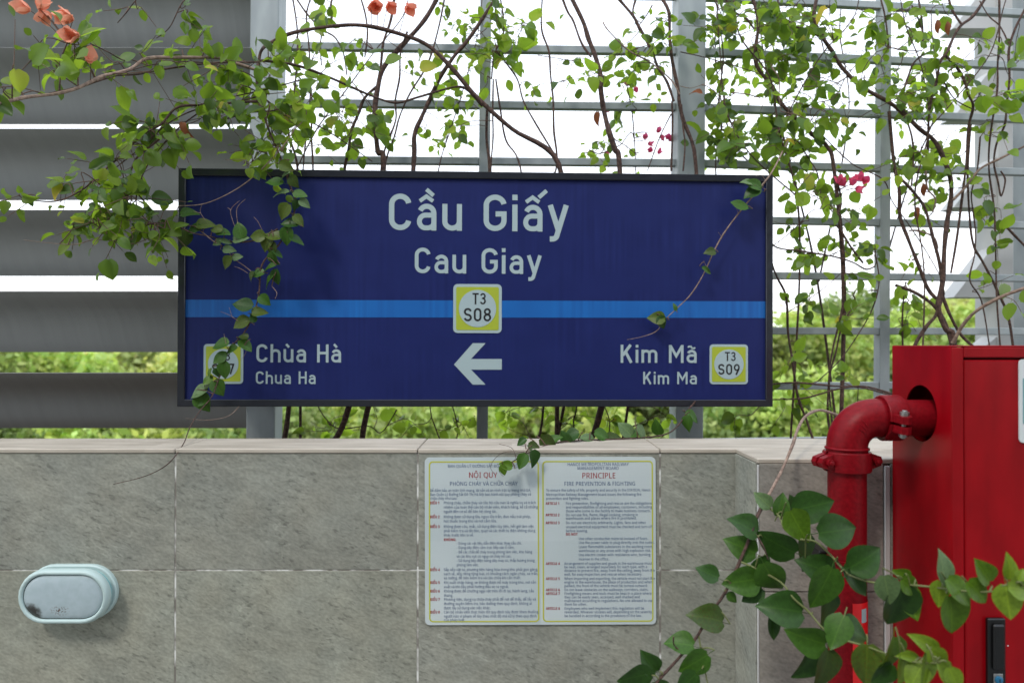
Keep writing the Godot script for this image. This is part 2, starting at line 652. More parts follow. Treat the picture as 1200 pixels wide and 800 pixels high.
# ------------------------------------------------------------------ ground, platform, planter ledge
func build_setting() -> void:
	var g := MB.new()
	g.quad(Vector3(-700, -9, 60), Vector3(700, -9, 60), Vector3(700, -9, -900), Vector3(-700, -9, -900))
	structure("ground", g.commit(M.ground), "green ground far below the platform")
	var f := MB.new()
	bevel_box(f, Vector3(0, -0.15, 2.6), Vector3(9.0, 0.3, 8.8), 0.01)
	var c := MB.new()
	bevel_box(c, Vector3(0, 3.45, 3.6), Vector3(10.0, 0.2, 5.2), 0.01)
	structure("canopy_roof", c.commit(M.concrete), "flat concrete canopy over the platform")
	var b := MB.new()
	bevel_box(b, Vector3(0, 1.7, 6.1), Vector3(10.0, 3.4, 0.2), 0.01)
	structure("station_wall", b.commit(M.concrete), "plain station wall at the back of the platform")
	structure("platform_floor", f.commit(M.paving), "grey platform paving in front of the stone parapet")
	var s := MB.new()
	bevel_box(s, Vector3(0, 0.2, -2.75), Vector3(9.0, 0.9, 1.4), 0.01)
	structure("planter_ground", s.commit(M.soil), "soil ledge behind the stone parapet")

# ------------------------------------------------------------------ parapet
func build_walls() -> void:
	var rng := RandomNumberGenerator.new()
	rng.seed = 5
	var wall := thing("parapet_wall", "long low parapet clad in grey stone tiles below the blue sign", "wall", Vector3(0, 0, -1.796))
	part("grout", box_mesh(Vector3(5.6, 1.188, 0.188), 0.001, M.grout), wall, Transform3D(Basis.IDENTITY, Vector3(-0.6, 0.594, -0.0948)))
	var edges: Array[float] = []
	for k in range(-4, 3):
		edges.append(-0.8335 + 0.6 * k)
	edges.append(0.5557)
	var rows := [1.1885, 0.9003, 0.6003, 0.3003, 0.0]
	for r in 4:
		for c in edges.size() - 1:
			var x0: float = edges[c] + 0.0018
			var x1: float = edges[c + 1] - 0.0018
			var y1: float = rows[r] - (0.0013 if r else 0.0)
			var y0: float = rows[r + 1] + 0.0013
			var size := Vector3(x1 - x0, y1 - y0, 0.010)
			var m := tile_mesh(size, 0.0012, M.stones[rng.randi() % 4], Vector2(rng.randf() * 0.5, rng.randf() * 0.7), 0.8)
			part("tile", m, wall, Transform3D(Basis.IDENTITY, Vector3((x0 + x1) / 2, (y0 + y1) / 2, -0.005 + rng.randf_range(-0.0006, 0.0006))))
	for c in edges.size() - 1:
		var x0: float = edges[c] + 0.001
		var x1: float = edges[c + 1] - 0.001
		if c == edges.size() - 2:
			x1 = 2.2
		part("cap_tile", box_mesh(Vector3(x1 - x0, 0.011, 0.203), 0.002, M.cap), wall, Transform3D(Basis(Vector3.UP, 0), Vector3((x0 + x1) / 2, 1.1945 + rng.randf_range(-0.0005, 0.0005), -0.0985)))

	var pier := thing("wall_pier", "stone clad pier that juts forward behind the red riser pipe", "wall", Vector3(0.5557, 0, -1.64))
	part("grout", box_mesh(Vector3(1.64, 1.186, 0.150), 0.001, M.grout), pier, Transform3D(Basis.IDENTITY, Vector3(0.8225, 0.593, -0.0785)))
	for r in 4:
		var y1: float = rows[r] - (0.0013 if r else 0.0)
		var y0: float = rows[r + 1] + 0.0013
		var a := tile_mesh(Vector3(0.279, y1 - y0, 0.009), 0.0012, M.pier_stone, Vector2(rng.randf() * 0.5, rng.randf() * 0.7), 0.8)
		part("tile", a, pier, Transform3D(Basis.IDENTITY, Vector3(0.003 + 0.1395, (y0 + y1) / 2, -0.0015)))
		var b := tile_mesh(Vector3(0.150, y1 - y0, 0.009), 0.0012, M.stone, Vector2(rng.randf() * 0.5, rng.randf() * 0.7), 0.8)
		part("tile", b, pier, Transform3D(Basis(Vector3.UP, -PI / 2), Vector3(0.0005, (y0 + y1) / 2, -0.0795)))
		var d := tile_mesh(Vector3(0.60, y1 - y0, 0.009), 0.0012, M.pier_stone, Vector2(rng.randf() * 0.5, rng.randf() * 0.7), 0.8)
		part("tile", d, pier, Transform3D(Basis.IDENTITY, Vector3(0.2985 + 0.30, (y0 + y1) / 2, -0.0015)))
	part("corner_trim", box_mesh(Vector3(0.0045, 1.186, 0.0045), 0.001, M.trim), pier, Transform3D(Basis.IDENTITY, Vector3(0.0, 0.593, 0.0015)))
	part("joint_strip", box_mesh(Vector3(0.012, 1.184, 0.012), 0.0015, M.trim), pier, Transform3D(Basis.IDENTITY, Vector3(0.2905, 0.592, 0.0)))
	part("cap_tile", box_mesh(Vector3(1.648, 0.011, 0.155), 0.002, M.cap), pier, Transform3D(Basis.IDENTITY, Vector3(0.8225, 1.1945, -0.0745)))

# ------------------------------------------------------------------ trellis fence
func build_trellis() -> void:
	var fence := thing("trellis_fence", "grey steel trellis of square posts and flat rails behind the sign", "fence", Vector3(-0.87, 0.6, -2.57))
	var o := fence.position
	var a := Vector3(-0.87, 0, -2.57)
	var b := Vector3(0.635, 0, -2.62)
	var c := Vector3(2.25, 0, -2.79)
	var yaw1 := atan2(-(b.z - a.z), b.x - a.x)
	var yaw2 := atan2(-(c.z - b.z), c.x - b.x)
	var lean := Basis(Vector3(0, 0, 1), -0.008)
	var big := box_mesh(Vector3(0.098, 3.6, 0.098), 0.003, M.steel)
	var small := box_mesh(Vector3(0.040, 3.6, 0.040), 0.002, M.steel)
	var put_post := func(p: Vector3, m: ArrayMesh, yaw: float) -> void:
		part("post", m, fence, Transform3D(lean * Basis(Vector3.UP, yaw), Vector3(p.x, EYE_HEIGHT + 0.55, p.z) - o))
	put_post.call(a, big, yaw1)
	put_post.call(b, big, yaw1)
	put_post.call(a.lerp(b, 0.512), small, yaw1)
	put_post.call(b.lerp(c, 0.462), small, yaw2)
	put_post.call(c, big, yaw2)
	# the rails run between the posts, a little behind their faces
	var spans := [[a, a.lerp(b, 0.512), 0.049, 0.020, yaw1], [a.lerp(b, 0.512), b, 0.020, 0.049, yaw1], [b, b.lerp(c, 0.462), 0.049, 0.020, yaw2], [b.lerp(c, 0.462), c, 0.020, 0.049, yaw2]]
	var meshes := []
	for s in spans:
		var l: float = (s[1] - s[0]).length() - s[2] - s[3]
		meshes.append(box_mesh(Vector3(l, 0.026, 0.026), 0.002, M.steel))
	for k in 11:
		var y: float = EYE_HEIGHT + 1.263 + 0.2 * 1 - 0.2015 * k
		for i in spans.size():
			var s = spans[i]
			var dir: Vector3 = (s[1] - s[0]).normalized()
			var p: Vector3 = (s[0] + dir * s[2] + s[1] - dir * s[3]) / 2.0
			var x_lean: float = (y - (EYE_HEIGHT + 0.55)) * 0.008
			part("rail", meshes[i], fence, Transform3D(Basis(Vector3.UP, s[4]), Vector3(p.x + x_lean, y, p.z + 0.004) - o))

# ------------------------------------------------------------------ louvres
func slat_profile(drop: float, back: float, thick: float) -> PackedVector2Array:
	# (z, y) from the near top edge to the far bottom edge and round behind
	var face := PackedVector2Array()
	var rear := PackedVector2Array()
	var d := Vector2(-back, -drop)
	var nrm := Vector2(drop, -back).normalized()
	for i in 15:
		var t := i / 14.0
		var sag := -0.028 * (0.5 - 0.5 * cos(TAU * minf(t, 0.98) / 0.92))
		face.append(d * t + nrm * sag)
		rear.append(d * t + nrm * (sag - thick * (0.25 + sin(PI * t))))
	rear.reverse()
	face.append_array(rear)
	return face

func build_louvres() -> void:
	var x0 := -3.3
	var x1 := -0.893
	var screen := thing("louvre_screen", "screen of wide grey curved sunshade slats left of the sign", "louvre", Vector3((x0 + x1) / 2, EYE_HEIGHT - 0.6, -2.5))
	var prof := slat_profile(0.209, 0.18, 0.012)
	var mb := MB.new()
	var rows := []
	for i in prof.size() + 1:
		var p := prof[i % prof.size()]
		rows.append(PackedVector3Array([Vector3(x0 - (x0 + x1) / 2, p.y, p.x), Vector3(x1 - (x0 + x1) / 2, p.y, p.x)]))
	# the sharp long edges are doubled so that they stay crisp
	rows.insert(15, rows[14])
	rows.insert(16, rows[16])
	mb.grid(rows)
	for s in [0, 1]:
		for i in 14:
			var q: Array[Vector3] = []
			for j in [i, i + 1, 29 - i - 1, 29 - i]:
				q.append(Vector3((x0 if s == 0 else x1) - (x0 + x1) / 2, prof[j].y, prof[j].x))
			if s == 0:
				mb.quad(q[0], q[1], q[2], q[3])
			else:
				mb.quad(q[3], q[2], q[1], q[0])
	var m := mb.commit(M.slat)
	for k in 7:
		var y := EYE_HEIGHT + 1.298 + 0.279 - 0.2787 * k
		part("slat", m, screen, Transform3D(Basis.IDENTITY, Vector3(screen.position.x * 0.0, y - screen.position.y, -2.48 + 2.5)))
	for x in [-2.1, -3.2]:
		part("bracket", box_mesh(Vector3(0.05, 2.6, 0.05), 0.002, M.steel), screen, Transform3D(Basis.IDENTITY, Vector3(x - screen.position.x, 0.95, -0.235)))

	# the same kind of screen turning the corner, seen from its end beyond the fence
	var side := thing("louvre_screen", "pale louvre post with stepped blades beyond the trellis at far right", "louvre", spot(1180, 400, 2.98))
	var sz := 2.98
	part("post", box_mesh(Vector3(0.060, 3.4, 0.16), 0.003, M.white_metal), side, Transform3D(Basis.IDENTITY, Vector3(0.005, 0.55, -0.085)))
	part("post", box_mesh(Vector3(0.11, 3.4, 0.08), 0.003, M.steel), side, Transform3D(Basis.IDENTITY, Vector3(0.093, 0.55, -0.12)))
	var poly := PackedVector2Array()
	for p in [[1122, 139], [1175, 139], [1175, 78], [1162, 88], [1148, 106]]:
		poly.append(Vector2((p[0] - 1180.0) / FOCAL * sz, -(p[1] - 139.0) / FOCAL * sz))
	var bl := MB.new()
	extrude_poly(bl, poly, -0.10, 0.0)
	var blade := bl.commit(M.white_metal)
	for k in 5:
		part("blade", blade, side, Transform3D(Basis.IDENTITY, Vector3(0, (CY - 139.0) / FOCAL * sz - 0.004 - (k - 1) * 106.0 / FOCAL * sz, -0.02)))

# ------------------------------------------------------------------ the station sign
var sign_root: Node3D

# a pixel of the photograph, carried along its ray to the sign's face, in the sign's own axes (metres)
func on_sign(px: float, py: float) -> Vector2:
	var inv := sign_root.transform.affine_inverse()
	var o := inv * Vector3(0, EYE_HEIGHT, 0)
	var q := inv * spot(px, py, 2.0)
	var d := q - o
	var p := o + d * (-o.z / d.z)
	return Vector2(p.x, p.y)

func arc(cx: float, cy: float, rx: float, ry: float, from: float, to: float, seg := 12) -> PackedVector2Array:
	var out := PackedVector2Array()
	for i in seg + 1:
		var a := deg_to_rad(lerpf(from, to, float(i) / seg))
		out.append(Vector2(cx + cos(a) * rx, cy + sin(a) * ry))
	return out

func join(a: Array) -> PackedVector2Array:
	var out := PackedVector2Array()
	for p in a:
		if p is Vector2:
			out.append(p)
		else:
			out.append_array(p)
	return out

# road sign lettering as lines of even width: cap height 100, line width 15. Returns [advance, [line, closed, width]...]
func glyph(ch: String) -> Array:
	var V := func(x: float, y: float) -> Vector2: return Vector2(x, y)
	match ch:
		"C": return [56.0, [join([arc(28, 71, 20.5, 21.5, 8, 180), arc(28, 29, 20.5, 21.5, 180, 352)]), false, 15.0]]
		"G": return [58.0, [join([arc(29, 71, 21.5, 21.5, 8, 180), arc(29, 29, 21.5, 21.5, 180, 360), V.call(50.5, 47), V.call(30, 47)]), false, 15.0]]
		"a": return [50.0, [join([arc(25, 47, 17, 19, 158, 0), V.call(42, 0)]), false, 14.5], [join([V.call(42, 42), arc(22, 24.5, 14.8, 17.4, 90, 270), V.call(27, 7.2), arc(27, 22, 15, 14.8, 270, 345, 6)]), false, 14.0]]
		"u": return [50.0, [join([V.call(7.5, 73), arc(25, 25, 17.5, 17.8, 180, 360), V.call(42.5, 25.2)]), false, 14.5], [join([V.call(42.6, 73), V.call(42.6, 0)]), false, 14.5]]
		"i": return [16.0, [join([V.call(8, 73), V.call(8, 0)]), false, 15.0], [join([V.call(8, 100), V.call(8, 85)]), false, 15.0]]
		"y": return [50.0, [join([V.call(6, 73), V.call(26, 3)]), false, 15.0], [join([V.call(45, 73), V.call(23, -8), arc(11, -9, 11.5, 11, -5, -90, 6), V.call(5, -20)]), false, 15.0]]
		"h": return [51.0, [join([V.call(7.5, 100), V.call(7.5, 0)]), false, 15.0], [join([V.call(7.6, 46), arc(25.5, 48, 18, 17.8, 180, 0), V.call(43.5, 0)]), false, 14.5]]
		"H": return [57.0, [join([V.call(7.5, 100), V.call(7.5, 0)]), false, 15.0], [join([V.call(49.5, 100), V.call(49.5, 0)]), false, 15.0], [join([V.call(7.5, 52), V.call(49.5, 52)]), false, 14.5]]
		"K": return [57.0, [join([V.call(7.5, 100), V.call(7.5, 0)]), false, 15.0], [join([V.call(47, 100), V.call(11, 41)]), false, 16.0], [join([V.call(24, 60), V.call(50, 0)]), false, 16.0]]
		"M": return [70.0, [join([V.call(7.5, 100), V.call(7.5, 0)]), false, 15.0], [join([V.call(62.5, 100), V.call(62.5, 0)]), false, 15.0], [join([V.call(8, 96), V.call(35, 38), V.call(62, 96)]), false, 14.5]]
		"m": return [76.0, [join([V.call(7.5, 73), V.call(7.5, 0)]), false, 15.0], [join([V.call(7.6, 48), arc(22.5, 50, 15.2, 15.8, 180, 0), V.call(37.7, 0)]), false, 14.5], [join([V.call(37.8, 48), arc(53, 50, 15.2, 15.8, 180, 0), V.call(68.2, 0)]), false, 14.5]]
		"T": return [52.0, [join([V.call(0, 92.5), V.call(52, 92.5)]), false, 15.0], [join([V.call(26, 93), V.call(26, 0)]), false, 15.0]]
		"S": return [54.0, [join([arc(27, 71.5, 19.5, 21, 12, 250), arc(27, 28.5, 20, 21, 70, -168)]), false, 15.0]]
		"0": return [52.0, [join([arc(26, 70, 18.5, 22.5, 0, 180), arc(26, 30, 18.5, 22.5, 180, 360)]), true, 15.0]]
		"8": return [52.0, [arc(26, 73, 16.5, 19.3, 0, 345, 22), true, 14.5], [arc(26, 29.5, 18.8, 22, 0, 345, 22), true, 14.5]]
		"3": return [50.0, [join([arc(24, 73.5, 17, 19, 165, -90), arc(23.5, 30.5, 19, 23.2, 90, -162)]), false, 14.5]]
		"7": return [50.0, [join([V.call(1, 92.5), V.call(43, 92.5), V.call(18, 0)]), false, 15.0]]
		"9": return [52.0, [arc(26, 67, 18.5, 25.5, 0, 345, 22), true, 14.5], [join([V.call(44.4, 66), V.call(40, 45), V.call(20, 0)]), false, 15.0]]
		"grave": return [0.0, [join([V.call(14, 101), V.call(28, 83)]), false, 13.0]]
		"hook_grave": return [0.0, [join([V.call(8, 80), V.call(24, 93), V.call(40, 80)]), false, 11.0], [join([V.call(24, 112), V.call(41, 95)]), false, 11.5]]
		"hook_acute": return [0.0, [join([V.call(8, 80), V.call(24, 93), V.call(40, 80)]), false, 11.0], [join([V.call(39, 93), V.call(58, 112)]), false, 11.5]]
		"tilde": return [0.0, [join([arc(16, 86, 8, 6, 180, 0, 6), arc(32, 87, 8, 6, 180, 360, 6)]), false, 9.5]]
	return [28.0]

func lettering(called: String, m: Material, parent: Node3D, text: Array, x0: float, x1: float, y_base: float, cap: float, z: float, weight := 0.9) -> void:
	var total := 0.0
	for t in text:
		var g := glyph(t)
		total += g[0] + (11.0 if g[0] > 0.0 else 0.0)
	total -= 11.0
	var sx := (x1 - x0) / total
	var sy := cap / 100.0
	var pen := 0.0
	var mb: MB = null
	for i in text.size():
		var g := glyph(text[i])
		var at := pen
		if mb == null:
			mb = MB.new()
		var layer := 0
		# accents that follow belong to the same letter
		var j := i
		while true:
			if j > i and (j >= text.size() or glyph(text[j])[0] > 0.0):
				break
			if g[0] == 0.0 and j == i:
				break
			var gg := glyph(text[j])
			for k in range(1, gg.size()):
				var pts := PackedVector2Array()
				for p in gg[k][0]:
					var q := Vector2(x0 + (at + p.x) * sx, y_base + p.y * sy)
					if pts.is_empty() or pts[-1].distance_to(q) > cap * 0.004:
						pts.append(q)
				stroke(mb, pts, gg[k][2] * (sx + sy) * 0.5 * weight, z + layer * 0.00012, gg[k][1])
				layer += 1
			j += 1
		if g[0] > 0.0:
			pen += g[0] + 11.0
		if mb.v.size():
			part(called, mb.commit(m), parent)
			mb = null

func sign_text(text: Array, px0: float, px1: float, top: float, base: float) -> void:
	var a := on_sign(px0, base)
	var b := on_sign(px1, base)
	var c := on_sign((px0 + px1) / 2, top)
	lettering("letter", M.film_white, sign_root, text, a.x, b.x, (a.y + b.y) / 2, c.y - (a.y + b.y) / 2, 0.0008)

func badge(px0: float, py0: float, px1: float, py1: float, number: String) -> void:
	var a := on_sign(px0, py1)
	var b := on_sign(px1, py0)
	var c := (a + b) / 2
	var s := b - a
	var mb := MB.new()
	extrude_poly(mb, round_rect(s.x, s.y, s.x * 0.09, 5, c), 0.0002, 0.0022)
	var plate := part("station_badge", mb.commit(M.film_white), sign_root)
	var g := MB.new()
	extrude_poly(g, round_rect(s.x * 0.88, s.y * 0.88, s.x * 0.035, 4, c), 0.0022, 0.0030)
	part("badge_field", g.commit(M.film_green), plate)
	var d := MB.new()
	extrude_poly(d, arc(c.x, c.y, s.x * 0.385, s.x * 0.385, 0, 351, 39), 0.0030, 0.0038)
	part("badge_disc", d.commit(M.film_white), plate)
	var u := s.x
	lettering("badge_letter", M.film_black, plate, ["T", "3"], c.x - u * 0.105, c.x + u * 0.175, c.y + u * 0.085, u * 0.235, 0.0042)
	var chars: Array = []
	for ch in number:
		chars.append(ch)
	lettering("badge_letter", M.film_black, plate, chars, c.x - u * 0.285, c.x + u * 0.285, c.y - u * 0.265, u * 0.275, 0.0042)

func build_sign() -> void:
	var l := Vector3((209 - CX) / FOCAL * 2.2, 0, -2.2)
	var r := Vector3((905 - CX) / FOCAL * 2.266, 0, -2.266)
	var w := l.distance_to(r)
	var h := 0.7215
	var centre := (l + r) / 2
	centre.y = EYE_HEIGHT + 0.1725
	sign_root = thing("station_sign", "wide blue station name sign reading Cầu Giấy in a black frame", "sign", centre)
	sign_root.rotation = Vector3(0, atan2(-(r.z - l.z), r.x - l.x), -0.0033)
	var frame_w := 0.0215
	# panel
	var iw := w - frame_w * 2
	var ih := h - frame_w * 2
	var panel := MB.new()
	panel.grid([
		PackedVector3Array([Vector3(-iw / 2 - 0.004, ih / 2 + 0.004, 0), Vector3(iw / 2 + 0.004, ih / 2 + 0.004, 0)]),
		PackedVector3Array([Vector3(-iw / 2 - 0.004, -ih / 2 - 0.004, 0), Vector3(iw / 2 + 0.004, -ih / 2 - 0.004, 0)])], false,
		[[Vector2(0, 0), Vector2(1, 0)], [Vector2(0, 1), Vector2(1, 1)]])
	part("panel", panel.commit(M.sign_blue), sign_root)
	part("back_box", box_mesh(Vector3(w - 0.006, h - 0.006, 0.095), 0.004, M.sign_frame), sign_root, Transform3D(Basis.IDENTITY, Vector3(0, 0, -0.0505)))
	# frame: four mitred lengths of one rounded section
	var corner := [Vector2(-w / 2, h / 2), Vector2(w / 2, h / 2), Vector2(w / 2, -h / 2), Vector2(-w / 2, -h / 2)]
	var section := [Vector2(0, -0.104), Vector2(0, 0.0075), Vector2(0, 0.0075), Vector2(0.0015, 0.0095), Vector2(0.0015, 0.0095), Vector2(frame_w - 0.0015, 0.0095), Vector2(frame_w - 0.0015, 0.0095), Vector2(frame_w, 0.008), Vector2(frame_w, 0.008), Vector2(frame_w, -0.002)]
	for k in 4:
		var p: Vector2 = corner[k]
		var q: Vector2 = corner[(k + 1) % 4]
		var rows := []
		for s in section:
			var i0: Vector2 = Vector2(-signf(p.x), -signf(p.y)) * s.x
			var i1: Vector2 = Vector2(-signf(q.x), -signf(q.y)) * s.x
			var cut: Vector2 = (q - p).normalized() * 0.0003
			rows.append(PackedVector3Array([Vector3(p.x + i0.x + cut.x, p.y + i0.y + cut.y, s.y), Vector3(q.x + i1.x - cut.x, q.y + i1.y - cut.y, s.y)]))
		var mb := MB.new()
		mb.grid(rows)
		part("frame_bar", mb.commit(M.sign_frame), sign_root)
	for x in [-0.875, 0.62]:
		part("bracket", box_mesh(Vector3(0.06, 0.10, 0.26), 0.003, M.steel), sign_root, Transform3D(Basis.IDENTITY, Vector3(x, 0.2, -0.235)))
		part("bracket", box_mesh(Vector3(0.06, 0.10, 0.26), 0.003, M.steel), sign_root, Transform3D(Basis.IDENTITY, Vector3(x, -0.2, -0.235)))
	# light blue line band, broken by the badge
	var band_top_left := on_sign(218, 351)
	var band_bot_left := on_sign(218, 371.5)
	var right_top := on_sign(896, 353)
	var right_bot := on_sign(896, 372.5)
	var bw := MB.new()
	bw.grid([
		PackedVector3Array([Vector3(-iw / 2, band_top_left.y, 0.0007), Vector3(iw / 2, right_top.y, 0.0007)]),
		PackedVector3Array([Vector3(-iw / 2, band_bot_left.y, 0.0007), Vector3(iw / 2, right_bot.y, 0.0007)])], false,
		[[Vector2(0, 0.4), Vector2(1, 0.4)], [Vector2(0, 0.44), Vector2(1, 0.44)]])
	part("line_band", bw.commit(M.sign_band), sign_root)
	sign_text(["C", "a", "hook_grave", "u", " ", "G", "i", "a", "hook_acute", "y"], 455, 666, 227.5, 270.5)
	sign_text(["C", "a", "u", " ", "G", "i", "a", "y"], 485.5, 634.5, 290.5, 320.5)
	sign_text(["C", "h", "u", "grave", "a", " ", "H", "a", "grave"], 300, 400, 403.3, 424.5)
	sign_text(["C", "h", "u", "a", " ", "H", "a"], 299.5, 370, 435, 449.7)
	sign_text(["K", "i", "m", " ", "M", "a", "tilde"], 727, 817, 404, 425)
	sign_text(["K", "i", "m", " ", "M", "a"], 753.5, 817, 435.5, 450)
	var arrow := PackedVector2Array()
	for p in [[532, 427], [554, 402], [569, 402], [552, 420.5], [588, 420.5], [588, 433], [552, 433], [569, 450.5], [554, 450.5]]:
		arrow.append(on_sign(p[0], p[1]))
	var ar := MB.new()
	extrude_poly(ar, arrow, 0.0002, 0.0009)
	part("arrow", ar.commit(M.film_white), sign_root)
	badge(531, 333, 588, 390, "S08")
	badge(238.5, 403, 285, 449.5, "S07")
	badge(831.5, 403.5, 876.5, 450, "S09")

# ------------------------------------------------------------------ the fire rules board
# letters the font lacks are set as a letter it has and a mark of our own over or under it
const MARKED := {
	"acute": "ấâ ếê ốô ắă ớơ ứư", "grave": "ầâ ềê ồô ằă ờơ ừư", "hook": "ảa ẩâ ẻe ểê ỏo ổô ẳă ởo ủu ửư ỉi ỷy", "tilde": "ẫâ ẽe ễê ỗô ẵă ỡơ ữư ỹy",
	"dot": "ạa ậâ ẹe ệê ọo ộô ặă ợơ ụu ựư ịi ỵy", "horn": "ơo ưu",
}
var mark_of := {}

func marks(ch: String) -> Array:
	if mark_of.is_empty():
		for kind in MARKED:
			for pair in MARKED[kind].split(" "):
				mark_of[pair[0]] = [pair[1], kind]
				mark_of[pair[0].to_upper()] = [pair[1].to_upper(), kind]
	var out := [ch]
	while mark_of.has(out[0]):
		var m = mark_of[out[0]]
		out[0] = m[0]
		out.append(m[1])
	return out

var plain_font: SystemFont
var bold_font: SystemFont

func text_line(mb: MB, text: String, x: float, y: float, size: float, centred: bool, bold := false, squeeze := 1.0) -> void:
	if plain_font == null:
		plain_font = SystemFont.new()
		plain_font.font_names = PackedStringArray(["Droid Sans"])
		bold_font = SystemFont.new()
		bold_font.font_names = PackedStringArray(["Droid Sans"])
		bold_font.font_weight = 700
	var f := bold_font if bold else plain_font
	var px := size / 24.0
	var bare := ""
	var over := []
	for ch in text:
		var d := marks(ch)
		for k in range(1, d.size()):
			over.append([bare, d[0], d[k], d.size() > 2 and d[k] != "horn" and d[k] != "dot" and not d.has("horn") or (d[0] in "âêôăÂÊÔĂ" and d[k] != "dot")])
		bare += d[0]
	var tm := TextMesh.new()
	tm.font = f
	tm.text = bare
	tm.font_size = 24
	tm.pixel_size = px
	tm.depth = 0.0
	tm.curve_step = 3.0
	tm.horizontal_alignment = HORIZONTAL_ALIGNMENT_CENTER if centred else HORIZONTAL_ALIGNMENT_LEFT
	tm.vertical_alignment = VERTICAL_ALIGNMENT_CENTER
	mb.add_mesh(tm, Transform3D(Basis.from_scale(Vector3(squeeze, 1, 1)), Vector3(x, y, 0)))
	var start := -f.get_string_size(bare, HORIZONTAL_ALIGNMENT_LEFT, -1, 24).x / 2.0 if centred else 0.0
	for o in over:
		var w := f.get_string_size(o[1], HORIZONTAL_ALIGNMENT_LEFT, -1, 24).x
		var cx := start + f.get_string_size(o[0], HORIZONTAL_ALIGNMENT_LEFT, -1, 24).x + w / 2.0
		var capital: bool = o[1] == o[1].to_upper()
		var yb := (10.6 if capital else 6.6) + (4.0 if o[3] else 0.0)
		if o[3]:
			cx += 2.0
		var line := PackedVector2Array()
		match o[2]:
			"acute": line = PackedVector2Array([Vector2(-2, 0), Vector2(2.2, 4)])
			"grave": line = PackedVector2Array([Vector2(-2.2, 4), Vector2(2, 0)])
			"hook": line = PackedVector2Array([Vector2(-2, 3.6), Vector2(0.5, 4.6), Vector2(1.8, 3), Vector2(0, 1.6), Vector2(0, 0.2)])
			"tilde": line = PackedVector2Array([Vector2(-3.4, 0.8), Vector2(-1.6, 2.4), Vector2(1.4, 0.8), Vector2(3.4, 2.4)])
			"dot": line = PackedVector2Array([Vector2(-1.3, -0.1), Vector2(1.3, -0.1)])
			"horn": line = PackedVector2Array([Vector2(w / 2 - 2.6, -1.0), Vector2(w / 2 - 0.3, 0.2), Vector2(w / 2 + 0.6, 2.6)])
		if o[2] == "dot":
			yb = -12.6
		if o[2] == "horn":
			yb = 7.4 if capital else 3.4
			cx -= 2.0 if o[3] else 0.0
		for i in line.size():
			line[i] = Vector2(x + (cx + line[i].x) * px * squeeze, y + (yb + line[i].y) * px)
		stroke(mb, line, (2.6 if o[2] == "dot" else 2.0) * px, 0.0)

